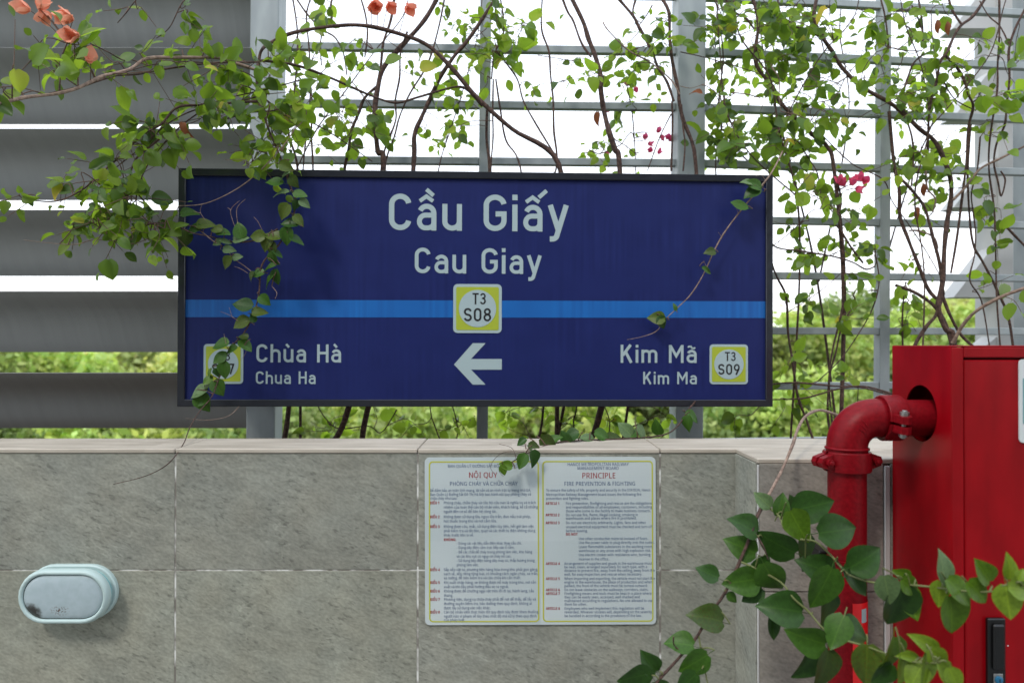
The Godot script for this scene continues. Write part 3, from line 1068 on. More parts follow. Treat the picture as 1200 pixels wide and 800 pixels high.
func build_notice() -> void:
	var left := (498.0 - CX) / FOCAL * 1.792
	var right := (768.5 - CX) / FOCAL * 1.792
	var top := EYE_HEIGHT - (535.5 - CY) / FOCAL * 1.792
	var bottom := EYE_HEIGHT - (731.0 - CY) / FOCAL * 1.792
	var w := right - left
	var h := top - bottom
	var root := thing("notice_board", "white two panel board of fire rules fixed to the stone parapet", "notice board", Vector3((left + right) / 2, (top + bottom) / 2, -1.796))
	root.rotation.z = 0.003
	var px := w / 270.5
	var to := func(x: float, y: float) -> Vector2: return Vector2((x - 633.25) * px, -(y - 633.25) * px)
	var mb := MB.new()
	extrude_poly(mb, round_rect(w, h, 5.5 * px, 6), 0.0005, 0.0045)
	part("board", mb.commit(M.board), root)
	var rims := [[503.5, 540.5, 631.0, 727.0], [636.5, 540.5, 764.5, 727.0]]
	for q in rims:
		var a: Vector2 = to.call(q[0], q[3])
		var b: Vector2 = to.call(q[2], q[1])
		var ln := MB.new()
		stroke(ln, round_rect(b.x - a.x, b.y - a.y, 4.0 * px, 4, (a + b) / 2), 1.5 * px, 0.0050, true)
		part("border_line", ln.commit(M.print_line), root)
	var blue := MB.new()
	var red := MB.new()
	var body := 4.45 * px
	var put := func(m: MB, t: String, x: float, y: float, s: float, centred := false, bold := false, squeeze := 0.94) -> void:
		var p: Vector2 = to.call(x, y)
		text_line(m, t, p.x, p.y, s, centred, bold, squeeze)
	put.call(blue, "BAN QUẢN LÝ ĐƯỜNG SẮT ĐÔ THỊ HÀ NỘI", 567, 545.5, body * 1.05, true)
	put.call(red, "NỘI QUY", 566, 556.0, body * 2.0, true)
	put.call(blue, "PHÒNG CHÁY VÀ CHỮA CHÁY", 567, 566.0, body * 1.45, true)
	var viet := [
		[504, 573.8, "Để đảm bảo an toàn tính mạng, tài sản và an ninh trật tự trong nhà GA,"], [504, 578.5, "Ban Quản Lý Đường Sắt Đô Thị Hà Nội ban hành nội quy phòng cháy và"], [504, 583.0, "chữa cháy như sau:"],
		[520, 588.3, "Phòng cháy, chữa cháy và cứu hộ cứu nạn là nghĩa vụ và trách"], [520, 593.4, "nhiệm của toàn thể cán bộ nhân viên, khách hàng, kể cả những"], [520, 598.5, "người đến cơ sở để liên hệ công tác."],
		[520, 604.6, "Không được sử dụng lửa, ngọn lửa trần, đun nấu trái phép,"], [520, 609.6, "hút thuốc trong kho và nơi cấm lửa."],
		[520, 616.0, "Không được câu, mắc, sử dụng điện tùy tiện, hết giờ làm việc"], [520, 621.0, "phải kiểm tra và tắt đèn, quạt và các thiết bị điện không dùng"], [520, 626.0, "khác trước khi ra về."],
		[535, 635.6, "- Dùng các vật liệu dẫn điện khác thay cầu chì."], [535, 640.6, "- Dùng dây điện cắm trực tiếp vào ổ cắm."], [535, 645.8, "- Để các chất dễ cháy trong phòng làm việc, kho hàng"], [535, 650.8, "và các khu vực có nguy cơ cháy nổ cao."], [535, 655.8, "- Sử dụng bếp điện bằng dây may so, thắp hương trong"], [535, 660.8, "phòng làm việc."],
		[520, 666.3, "Sắp xếp vật tư, phương tiện hàng hóa trong kho phải gọn gàng,"], [520, 671.2, "sạch sẽ, xếp riêng từng loại, có khoảng cách ngăn cháy, xa trần,"], [520, 676.0, "xa tường, để tiện kiểm tra và cứu chữa khi cần thiết."],
		[520, 681.3, "Khi xuất nhập hàng, xe không được nổ máy trong kho, nơi sản"], [520, 686.3, "xuất và khi đậu phải hướng đầu xe ra ngoài."],
		[520, 691.3, "Không được để chướng ngại vật trên lối đi lại, hành lang, cầu"], [520, 696.3, "thang."],
		[520, 701.0, "Phương tiện, dụng cụ chữa cháy phải để nơi dễ thấy, dễ lấy và"], [520, 706.0, "thường xuyên kiểm tra, bảo dưỡng theo quy định, không ai"], [520, 711.0, "được lấy sử dụng vào việc khác."],
		[520, 715.8, "Cán bộ nhân viên thực hiện tốt quy định này được khen thưởng,"], [520, 720.6, "người nào vi phạm sẽ tùy theo mức độ mà xử lý theo quy định"], [520, 725.0, "của pháp luật."]]
	for t in viet:
		put.call(blue, t[2], t[0], t[1], body, false, false, 0.88 if t[0] == 520 else 0.835)
	var ys := [588.3, 604.6, 616.0, 666.3, 681.3, 691.3, 701.0, 715.8]
	for k in 8:
		put.call(red, "ĐIỀU %d" % (k + 1), 504, ys[k], body, false, true, 0.8)
	put.call(red, "KHÔNG:", 520, 631.3, body, false, true, 0.85)
	put.call(blue, "HANOI METROPOLITAN RAILWAY", 701, 543.8, body * 1.15, true)
	put.call(blue, "MANAGEMENT BOARD", 701, 548.4, body * 1.15, true)
	put.call(red, "PRINCIPLE", 702, 557.0, body * 2.0, true)
	put.call(blue, "FIRE PREVENTION & FIGHTING", 703, 566.4, body * 1.45, true)
	var engl := [
		[640, 574.0, "To ensure the safety of life, property and security in the STATION, Hanoi"], [640, 579.0, "Metropolitan Railway Management board issues the following fire"], [640, 583.6, "prevention and fighting rules."],
		[663, 589.4, "Fire prevention, firefighting and rescue are the obligations"], [663, 593.8, "and responsibilities of all employees, customers, including"], [663, 598.2, "those who come to the facility to make business contacts."],
		[663, 602.8, "Do not use fire, flame, illegal cooking, smoking in"], [663, 606.8, "warehouses and places where fire is prohibited."],
		[663, 612.0, "Do not use electricity arbitrarily. Lights, fans and other"], [663, 616.8, "unused electrical equipment must be checked and turn off"], [663, 621.4, "before leaving."],
		[678, 630.6, "Use other conductive material instead of fuses."], [678, 635.2, "Use the power cable to plug directly into the outlet."], [678, 640.0, "Leave flammable substances in the working room,"], [678, 644.6, "warehouse or any areas with high explosion risk."], [678, 649.4, "Use electric cooker with resistance wire, burning"], [678, 654.4, "incense in the office."],
		[661, 659.6, "Arrangement of supplies and goods in the warehouse must"], [661, 663.6, "be neat, clean, arranged separately for each type, with a"], [661, 667.8, "distance to prevent fire, away from the ceiling, away from the"], [661, 672.2, "wall, for easy inspection and rescue when necessary."],
		[661, 677.2, "When importing and exporting, the vehicle must not start the"], [661, 681.4, "engine in the warehouse, the place of production and when"], [661, 685.6, "parked, the front of the vehicle must be turned outward."],
		[661, 690.2, "Do not leave obstacles on the walkways, corridors, stairs."],
		[661, 694.6, "Firefighting means and tools must be kept in a place where"], [661, 698.8, "they can be easily seen, accessed, well-marked and"], [661, 703.0, "maintained according to regulations. No one allowed to use"], [661, 707.2, "them for other."],
		[661, 712.0, "Employees who well implement this regulation will be"], [661, 716.2, "rewarded. Whoever violates will, depending on the severity,"], [661, 720.6, "be handled in according to the provisions of the law."]]
	for t in engl:
		put.call(blue, t[2], t[0], t[1], body * 0.96, false, false, 0.905 if t[0] != 640 else 0.885)
	var ye := [589.4, 602.8, 612.0, 659.6, 677.2, 690.2, 694.6, 712.0]
	for k in 8:
		put.call(red, "ARTICLE %d" % (k + 1), 639.5, ye[k], body * 0.96, false, true, 0.8)
	put.call(red, "DO NOT", 663, 625.4, body * 0.96, false, true, 0.85)
	for m in [[blue, M.print_blue], [red, M.print_red]]:
		for i in m[0].v.size():
			m[0].v[i].z = 0.0051
		part("printed_text", m[0].commit(m[1]), root)

# ------------------------------------------------------------------ bulkhead lamp
func stadium(w: float, h: float, inset: float, z: float, seg := 14) -> PackedVector3Array:
	var out := PackedVector3Array()
	var hh := h / 2 - inset
	var s := (w - h) / 2
	for k in 2:
		for i in seg + 1:
			var a := -PI / 2 + PI * k + PI * i / seg
			out.append(Vector3((s if k == 0 else -s) + cos(a) * hh, sin(a) * hh, z))
	return out

func stadium_body(mb: MB, w: float, h: float, profile: Array) -> void:
	var rows := []
	for p in profile:
		rows.append(stadium(w, h, p.x, p.y))
	mb.grid(rows, true)

func build_lamp() -> void:
	var p := spot(87.5, 691.5, 1.796)
	var lamp := thing("bulkhead_lamp", "oval white bulkhead lamp with grimy frosted cover on the stone parapet", "lamp", p)
	var w := 0.222
	var h := 0.134
	var base := MB.new()
	stadium_body(base, w, h, [Vector2(0, 0.0), Vector2(0, 0.010), Vector2(0, 0.010), Vector2(0.003, 0.013), Vector2(0.003, 0.013), Vector2(0.014, 0.013)])
	part("base_plate", base.commit(M.lamp_body), lamp)
	var step := MB.new()
	stadium_body(step, w, h, [Vector2(0.010, 0.012), Vector2(0.012, 0.028), Vector2(0.012, 0.028), Vector2(0.020, 0.030)])
	part("housing", step.commit(M.lamp_step), lamp)
	var rim := MB.new()
	stadium_body(rim, w, h, [Vector2(0.004, 0.029), Vector2(0.0015, 0.031), Vector2(0.0015, 0.041), Vector2(0.004, 0.047), Vector2(0.007, 0.050), Vector2(0.011, 0.0495), Vector2(0.0135, 0.047), Vector2(0.0137, 0.042)])
	part("rim", rim.commit(M.lamp_body), lamp)
	var seal := MB.new()
	stadium_body(seal, w, h, [Vector2(0.0135, 0.0425), Vector2(0.016, 0.0428)])
	part("seal", seal.commit(M.grime), lamp)
	var dome := MB.new()
	var rows := []
	var uvs := []
	for q in [Vector2(0.0148, 0.042), Vector2(0.0165, 0.0455), Vector2(0.024, 0.0475), Vector2(0.036, 0.049), Vector2(0.05, 0.0495), Vector2(0.067, 0.0497)]:
		var ring := stadium(w, h, q.x, q.y)
		rows.append(ring)
		var u := []
		for v in ring:
			u.append(Vector2(v.x / (w - 0.029) + 0.5, 0.5 - v.y / (h - 0.029)))
		uvs.append(u)
	dome.grid(rows, true, uvs)
	var cover := part("cover", dome.commit(M.lamp_diffuser), lamp)
	for s in [[0.078, 0.006, 0.0462, 0.005, 0.0016], [0.079, 0.0075, 0.0462, 0.0014, 0.004]]:
		part("scratch", box_mesh(Vector3(s[3], s[4], 0.001), 0.0002, M.grime), cover, Transform3D(Basis.IDENTITY, Vector3(s[0], s[1], s[2] + 0.0004)))

# ------------------------------------------------------------------ hose cabinet
func build_cabinet() -> void:
	var x0 := 0.8575
	var z_far := -1.634
	var z_near := -1.414
	var top := EYE_HEIGHT - 0.0015
	var wide := 0.72
	var cab := thing("hose_cabinet", "tall red steel fire hose cabinet with a black latch", "cabinet", Vector3(x0 + wide / 2, 0, (z_far + z_near) / 2))
	var o := cab.position
	var hole_c := Vector2(-1.522, EYE_HEIGHT - (484.0 - CY) / FOCAL * 1.522)
	var hole_r := 0.0592
	var sheet := 0.003
	# the left side with its round hole
	var side := MB.new()
	var ring := arc(0, 0, hole_r, hole_r, 0, 352.5, 47)
	var zc := hole_c.x
	var rows := [PackedVector3Array(), PackedVector3Array(), PackedVector3Array(), PackedVector3Array()]
	for p in ring:
		var d := p.normalized()
		var lim := minf(minf((z_near - zc) / maxf(d.x, 1e-5) if d.x > 0 else 99.0, (zc - z_far) / maxf(-d.x, 1e-5) if d.x < 0 else 99.0), minf((top - hole_c.y) / maxf(d.y, 1e-5) if d.y > 0 else 99.0, 0.09 / maxf(-d.y, 1e-5) if d.y < 0 else 99.0))
		lim = maxf(minf(lim, 0.5), hole_r)
		rows[0].append(Vector3(x0, hole_c.y + d.y * lim, zc + d.x * lim))
		rows[1].append(Vector3(x0, hole_c.y + p.y, zc + p.x))
		rows[2].append(Vector3(x0, hole_c.y + p.y, zc + p.x))
		rows[3].append(Vector3(x0 + sheet, hole_c.y + p.y, zc + p.x))
	for i in ring.size():
		var j := (i + 1) % ring.size()
		side.quad(rows[0][j], rows[0][i], rows[1][i], rows[1][j])
		side.quad(rows[2][j], rows[2][i], rows[3][i], rows[3][j])
		# fill the sheet's corners beyond the fan
		var a: Vector3 = rows[0][i]
		var b: Vector3 = rows[0][j]
		if absf(a.z - b.z) > 1e-4 and absf(a.y - b.y) > 1e-4:
			var cz := a.z if absf(a.z - z_near) < 1e-4 or absf(a.z - z_far) < 1e-4 else b.z
			var cy := b.y if cz == a.z else a.y
			side.tri(a, b, Vector3(x0, cy, cz))
	var low := hole_c.y - 0.09
	side.quad(Vector3(x0, 0, z_far), Vector3(x0, 0, z_near), Vector3(x0, low, z_near), Vector3(x0, low, z_far))
	for i in side.v.size():
		side.v[i] -= o
	part("side_panel", side.commit(M.red), cab)
	# the rest of the case: right side, back, top, floor, the frame round the door
	var far_side := box_mesh(Vector3(sheet, top, z_near - z_far), 0.001, M.red)
	part("side_panel", far_side, cab, Transform3D(Basis.IDENTITY, Vector3(wide / 2 - sheet / 2, top / 2, 0)))
	part("back_panel", box_mesh(Vector3(wide - 0.008, top - 0.01, sheet), 0.001, M.red), cab, Transform3D(Basis.IDENTITY, Vector3(0, top / 2, (z_far - z_near) / 2 + 0.003)))
	part("top_panel", box_mesh(Vector3(wide - 0.0004, sheet, z_near - z_far - 0.001), 0.0008, M.red), cab, Transform3D(Basis.IDENTITY, Vector3(0, top - sheet / 2 + 0.0012, 0)))
	part("bottom_panel", box_mesh(Vector3(wide - 0.008, sheet, z_near - z_far - 0.01), 0.0008, M.red), cab, Transform3D(Basis.IDENTITY, Vector3(0, 0.06, 0)))
	var fw := 0.0245
	var fh := 0.0215
	var front_z := (z_near - z_far) / 2
	part("door_frame", box_mesh(Vector3(fw, top - 0.003, 0.016), 0.0022, M.red), cab, Transform3D(Basis.IDENTITY, Vector3(-wide / 2 + fw / 2 - 0.0004, top / 2 - 0.001, front_z - 0.0075)))
	part("door_frame", box_mesh(Vector3(fw, top - 0.003, 0.016), 0.0022, M.red), cab, Transform3D(Basis.IDENTITY, Vector3(wide / 2 - fw / 2 + 0.0004, top / 2 - 0.001, front_z - 0.0075)))
	part("door_frame", box_mesh(Vector3(wide - fw * 2 - 0.0002, fh, 0.016), 0.0022, M.red), cab, Transform3D(Basis.IDENTITY, Vector3(0, top - fh / 2 - 0.0015, front_z - 0.0078)))
	part("door_frame", box_mesh(Vector3(wide - fw * 2 - 0.0002, fh, 0.016), 0.0022, M.red), cab, Transform3D(Basis.IDENTITY, Vector3(0, 0.07, front_z - 0.0078)))
	var dw := wide - fw * 2 - 0.004
	var dh := top - fh - 0.0055 - 0.083
	var door := part("door", box_mesh(Vector3(dw, dh, 0.014), 0.0022, M.red), cab, Transform3D(Basis.IDENTITY, Vector3(0, 0.083 + dh / 2, front_z - 0.0085)))
	part("gap_seal", box_mesh(Vector3(wide - fw, top - 0.08, 0.002), 0.0005, M.black_gap), cab, Transform3D(Basis.IDENTITY, Vector3(0, 0.06 + (top - 0.08) / 2, front_z - 0.0185)))
	var loc := func(px: float, py: float) -> Vector3: return spot(px, py, -z_near) - o - door.position
	# latch
	var c: Vector3 = loc.call(1164.5, 775)
	c.z = 0.007
	var handle := part("latch", box_mesh(Vector3(0.0345, 0.175, 0.010), 0.002, M.black), door, Transform3D(Basis.IDENTITY, c + Vector3(0, 0, 0.005)))
	var grip := box_mesh(Vector3(0.022, 0.088, 0.008), 0.003, M.black)
	# third level already: the lever, plate and key barrel are joined into the latch's own pieces on the cabinet
	part("latch_lever", grip, cab, Transform3D(Basis.IDENTITY, door.position + c + Vector3(0.001, 0.034, 0.0125)))
	part("lock_plate", box_mesh(Vector3(0.018, 0.022, 0.002), 0.0005, M.zinc), cab, Transform3D(Basis.IDENTITY, door.position + c + Vector3(0.001, -0.029, 0.0112)))
	var key := MB.new()
	lathe(key, [Vector2(0.0075, 0), Vector2(0.0075, 0.003), Vector2(0.0075, 0.003), Vector2(0.006, 0.0042), Vector2(0.0, 0.0042)], 20)
	part("key_barrel", key.commit(M.blue_cap), cab, Transform3D(Basis(Vector3.RIGHT, PI / 2), door.position + c + Vector3(0.001, -0.029, 0.012)))
	part("key_slot", box_mesh(Vector3(0.0016, 0.006, 0.0006), 0.0001, M.black), cab, Transform3D(Basis.IDENTITY, door.position + c + Vector3(0.001, -0.029, 0.0164)))
	# plate at the edge of the picture
	var a: Vector3 = loc.call(1194, 518.5)
	var b: Vector3 = loc.call(1194, 421)
	var pw := 0.26
	var hgt := b.y - a.y
	var pl := MB.new()
	extrude_poly(pl, round_rect(pw, hgt, 0.008, 5), 0.0, 0.003)
	part("label_plate", pl.commit(M.board_edge), door, Transform3D(Basis.IDENTITY, Vector3(a.x + pw / 2, (a.y + b.y) / 2, 0.0075)))
	var inner := MB.new()
	extrude_poly(inner, round_rect(pw - 0.014, hgt - 0.072, 0.003, 4), 0.003, 0.0037)
	part("label_field", inner.commit(M.teal), door, Transform3D(Basis.IDENTITY, Vector3(a.x + pw / 2, (a.y + b.y) / 2, 0.0075)))
	# speck of chipped paint
	part("paint_chip", box_mesh(Vector3(0.0022, 0.003, 0.0006), 0.0002, M.board_edge), door, Transform3D(Basis.IDENTITY, Vector3((loc.call(1181, 756) as Vector3).x, (loc.call(1181, 756) as Vector3).y, 0.0073)))

# ------------------------------------------------------------------ riser pipe
func coupling(pipe: Node3D, t: Transform3D, gap_front: bool) -> void:
	# two half shells round the local y axis; bolt pads on local +x and -x
	var r := 0.0385
	for s in 2:
		var mb := MB.new()
		var rows := []
		var prof := [Vector2(r, -0.0205), Vector2(r + 0.0075, -0.0205), Vector2(r + 0.0075, -0.0205), Vector2(r + 0.0095, -0.018), Vector2(r + 0.0095, 0.018), Vector2(r + 0.0075, 0.0205), Vector2(r + 0.0075, 0.0205), Vector2(r, 0.0205)]
		for i in 15:
			var a := PI * s + deg_to_rad(4.0) + (PI - deg_to_rad(8.0)) * i / 14.0
			var row := PackedVector3Array()
			for p in prof:
				row.append(t * Vector3(cos(a) * p.x, p.y, sin(a) * p.x))
			rows.append(row)
		mb.grid(rows)
		for side in [-1.0, 1.0]:
			var zz := 0.0105 if s == 0 else -0.0105
			# tapering bolt pad
			var prism := PackedVector2Array([Vector2(side * (r + 0.002), -0.0185), Vector2(side * (r + 0.030), -0.0095), Vector2(side * (r + 0.034), 0.0), Vector2(side * (r + 0.030), 0.0095), Vector2(side * (r + 0.002), 0.0185)])
			var sub := MB.new()
			extrude_poly(sub, prism, zz - 0.0075, zz + 0.0075)
			for i in range(0, sub.idx.size(), 3):
				mb.tri(t * sub.v[sub.idx[i]], t * sub.v[sub.idx[i + 2]], t * sub.v[sub.idx[i + 1]])
		part("coupling_shell", mb.commit(M.pipe), pipe)
	for side in [-1.0, 1.0]:
		var bt := t * Transform3D(Basis(Vector3.RIGHT, PI / 2), Vector3(side * (r + 0.017), 0.0, 0.0))
		var bolt := MB.new()
		lathe(bolt, [Vector2(0.0, 0.029), Vector2(0.0045, 0.029), Vector2(0.005, 0.028), Vector2(0.005, -0.028), Vector2(0.0045, -0.029), Vector2(0.0, -0.029)], 12, bt)
		var b := part("bolt", bolt.commit(M.zinc if gap_front else M.pipe), pipe)
		for e in [-1.0, 1.0]:
			var nut := MB.new()
			var y0: float = e * 0.0181
			var y1: float = e * 0.0255
			lathe(nut, [Vector2(0.0, minf(y0, y1)), Vector2(0.0088, minf(y0, y1)), Vector2(0.0088, minf(y0, y1)), Vector2(0.0088, maxf(y0, y1)), Vector2(0.0088, maxf(y0, y1)), Vector2(0.0, maxf(y0, y1))], 6, bt)
			part("nut", nut.commit(M.zinc if gap_front else M.pipe), b)

func build_pipe() -> void:
	var zc := -1.522
	var d := 1.522
	var xv := (992.5 - CX) / FOCAL * d
	var yh := EYE_HEIGHT - (489.5 - CY) / FOCAL * d
	var r := 0.0380
	var bend := 0.060
	var pipe := thing("riser_pipe", "red fire riser pipe with an elbow that enters the hose cabinet", "pipe", Vector3(xv, 0, zc))
	var v := MB.new()
	lathe(v, [Vector2(r, 0.0), Vector2(r, yh - bend - 0.02)], 36)
	part("upright_pipe", v.commit(M.pipe), pipe)
	var e := MB.new()
	var path := PackedVector3Array()
	path.append(Vector3(0, yh - bend - 0.018, 0))
	for i in 13:
		var a := PI - PI / 2 * i / 12.0
		path.append(Vector3(bend + cos(a) * bend, yh - bend + sin(a) * bend, 0))
	path.append(Vector3(bend + 0.018, yh, 0))
	tube(e, path, r + 0.0025, r + 0.0025, 36)
	var elbow := part("elbow", e.commit(M.pipe), pipe)
	# cast marks on the elbow
	for k in 3:
		var mk := MB.new()
		var a := deg_to_rad(128.0 + k * 7.0)
		var pts := []
		for i in 5:
			var ph := deg_to_rad(38.0 - 26.0 * i / 4.0 + k * 5.0)
			var rr := r + 0.0027 + bend * 0.0
			var off := cos(ph + PI / 2 - 0.6) * rr
			var c0 := Vector3(bend + cos(a) * (bend + off), yh - bend + sin(a) * (bend + off), sin(ph + PI / 2 - 0.6) * rr)
			pts.append(c0)
		tube(mk, smooth_path(pts, 3), 0.0009, 0.0009, 5)
		part("cast_mark", mk.commit(M.pipe), elbow)
	var hz := MB.new()
	lathe(hz, [Vector2(r, 0.0), Vector2(r, 0.20)], 36, Transform3D(Basis(Vector3(0, 0, 1), -PI / 2), Vector3(bend + 0.01, yh, 0)))
	part("level_pipe", hz.commit(M.pipe), pipe)
	for y in [yh - bend - 0.006]:
		var ringm := MB.new()
		lathe(ringm, [Vector2(r + 0.002, y), Vector2(r + 0.0055, y + 0.001), Vector2(r + 0.006, y + 0.003), Vector2(r + 0.0055, y + 0.005), Vector2(r + 0.002, y + 0.006)], 36)
		part("elbow_lip", ringm.commit(M.pipe), pipe)
	coupling(pipe, Transform3D(Basis(Vector3.UP, 0.22), Vector3(0, yh - bend - 0.030, 0)), false)
	coupling(pipe, Transform3D(Basis(Vector3(0, 0, 1), -PI / 2) * Basis(Vector3.UP, deg_to_rad(-82)), Vector3(bend + 0.030, yh, 0)), true)
	# wall clip and the bright label low on the pipe
	var clip := MB.new()
	var yk := EYE_HEIGHT - (655.0 - CY) / FOCAL * d
	lathe(clip, [Vector2(r, yk - 0.004), Vector2(r + 0.003, yk - 0.004), Vector2(r + 0.003, yk - 0.004), Vector2(r + 0.003, yk + 0.004), Vector2(r + 0.003, yk + 0.004), Vector2(r, yk + 0.004)], 36)
	part("pipe_clip", clip.commit(M.pipe), pipe)
	part("clip_bracket", box_mesh(Vector3(0.022, 0.02, 0.085), 0.002, M.black), pipe, Transform3D(Basis.IDENTITY, Vector3(-0.037, yk, -0.068)))
	var label := MB.new()
	var rows := [PackedVector3Array(), PackedVector3Array()]
	var y_top := EYE_HEIGHT - (705.0 - CY) / FOCAL * (d - 0.03)
	for i in 22:
		var a := deg_to_rad(100.0 - 150.0 * i / 21.0)
		for k in 2:
			rows[k].append(Vector3(cos(a) * (r + 0.0009), y_top - k * 0.42, sin(a) * (r + 0.0009)))
	label.grid(rows)
	var lb := part("label", label.commit(M.red_label), pipe)
	for q in [[72.0, 0.012, 0.028], [48.0, 0.075, 0.026], [40.0, 0.135, 0.03], [74.0, 0.2, 0.03]]:
		var mk := MB.new()
		var rr := [PackedVector3Array(), PackedVector3Array()]
		for i in 4:
			var a := deg_to_rad(q[0] - 22.0 * i / 3.0)
			for k in 2:
				rr[k].append(Vector3(cos(a) * (r + 0.0014), y_top - q[1] - k * q[2], sin(a) * (r + 0.0014)))
		mk.grid(rr)
		part("label_mark", mk.commit(M.film_white), lb)

# ------------------------------------------------------------------ trees beyond the platform
func clump_mesh(s: int, leaves: int, size: float) -> ArrayMesh:
	var rng := RandomNumberGenerator.new()
	rng.seed = s
	var mb := MB.new()
	for i in leaves:
		var p := Vector3(rng.randfn(), rng.randfn(), rng.randfn()) * 0.42
		var dir := Vector3(rng.randfn(), rng.randfn() - 0.4, rng.randfn()).normalized()
		var nrm := Vector3(rng.randfn() * 0.6, 1.0, rng.randfn() * 0.6).normalized()
		var sd := dir.cross(nrm).normalized()
		var l := size * rng.randf_range(0.7, 1.3)
		mb.quad(p, p + dir * l * 0.5 + sd * l * 0.30, p + dir * l, p + dir * l * 0.5 - sd * l * 0.30)
	return mb.commit(M.tree_leaf)

func build_tree(called: String, label: String, px: float, py_top: float, d: float, radius: float, tone: Color, s: int, clumps: Array, group: String) -> void:
	var rng := RandomNumberGenerator.new()
	rng.seed = s
	var topp := spot(px, py_top, d)
	var base := Vector3(topp.x, -9.0, topp.z)
	var height := topp.y + 9.0
	var tree := thing(called, label, "tree", base, group)
	var tr := MB.new()
	var crown_c := height - radius * 1.05
	tube(tr, smooth_path([Vector3(0, -0.2, 0), Vector3(rng.randf_range(-0.2, 0.2), height * 0.35, rng.randf_range(-0.2, 0.2)), Vector3(rng.randf_range(-0.3, 0.3), crown_c, 0)], 4), radius * 0.085, radius * 0.04, 8)
	for k in 6:
		var a := TAU * k / 6.0 + rng.randf()
		var st := Vector3(0, crown_c * rng.randf_range(0.72, 0.95), 0)
		tube(tr, smooth_path([st, st + Vector3(cos(a) * radius * 0.35, radius * 0.35, sin(a) * radius * 0.35), st + Vector3(cos(a) * radius * 0.7, radius * 0.65, sin(a) * radius * 0.7)], 3), radius * 0.035, radius * 0.012, 6)
	part("trunk", tr.commit(M.trunk), tree)
	# the crown: many lobes, each a shell of leafy clumps
	var lobes := []
	for k in 16:
		var a := rng.randf() * TAU
		var e := rng.randf_range(-0.5, 1.0)
		var rr := radius * 0.68 * sqrt(maxf(0.05, 1.0 - e * e * 0.8)) * rng.randf_range(0.55, 1.0)
		lobes.append([Vector3(cos(a) * rr, crown_c + e * radius * 0.72, sin(a) * rr), radius * rng.randf_range(0.24, 0.40), rng.randf_range(-0.5, 0.35)])
	lobes.append([Vector3(0, height - radius * 0.3, 0), radius * 0.3, 0.1])
	var xf: Array[Transform3D] = []
	var cols: Array[Color] = []
	for lobe in lobes:
		var n := int(95.0 * lobe[1] * lobe[1] / (0.32 * radius * 0.32 * radius) * clampf(radius / 3.0, 0.7, 1.5))
		for i in n:
			var v := Vector3(rng.randfn(), rng.randfn(), rng.randfn()).normalized()
			var p: Vector3 = lobe[0] + v * Vector3(1, 0.8, 1) * lobe[1] * rng.randf_range(0.72, 1.12)
			var sc := radius * 0.125 * rng.randf_range(0.7, 1.3)
			xf.append(Transform3D(Basis(Vector3(rng.randfn(), 1, rng.randfn()).normalized(), rng.randf() * TAU).scaled(Vector3.ONE * sc), p))
			var k2: float = 1.0 + lobe[2] + rng.randf_range(-0.3, 0.25)
			var yel := rng.randf_range(0.9, 1.2)
			cols.append(Color(tone.r * k2 * yel, tone.g * k2, tone.b * k2))
	var mm := MultiMesh.new()
	mm.transform_format = MultiMesh.TRANSFORM_3D
	mm.use_colors = true
	mm.mesh = clumps[s % clumps.size()]
	mm.instance_count = xf.size()
	for i in xf.size():
		mm.set_instance_transform(i, xf[i])
		mm.set_instance_color(i, cols[i])
	var crown := MultiMeshInstance3D.new()
	crown.name = "crown"
	crown.multimesh = mm
	crown.set_meta("kind", "stuff")
	tree.add_child(crown, true)

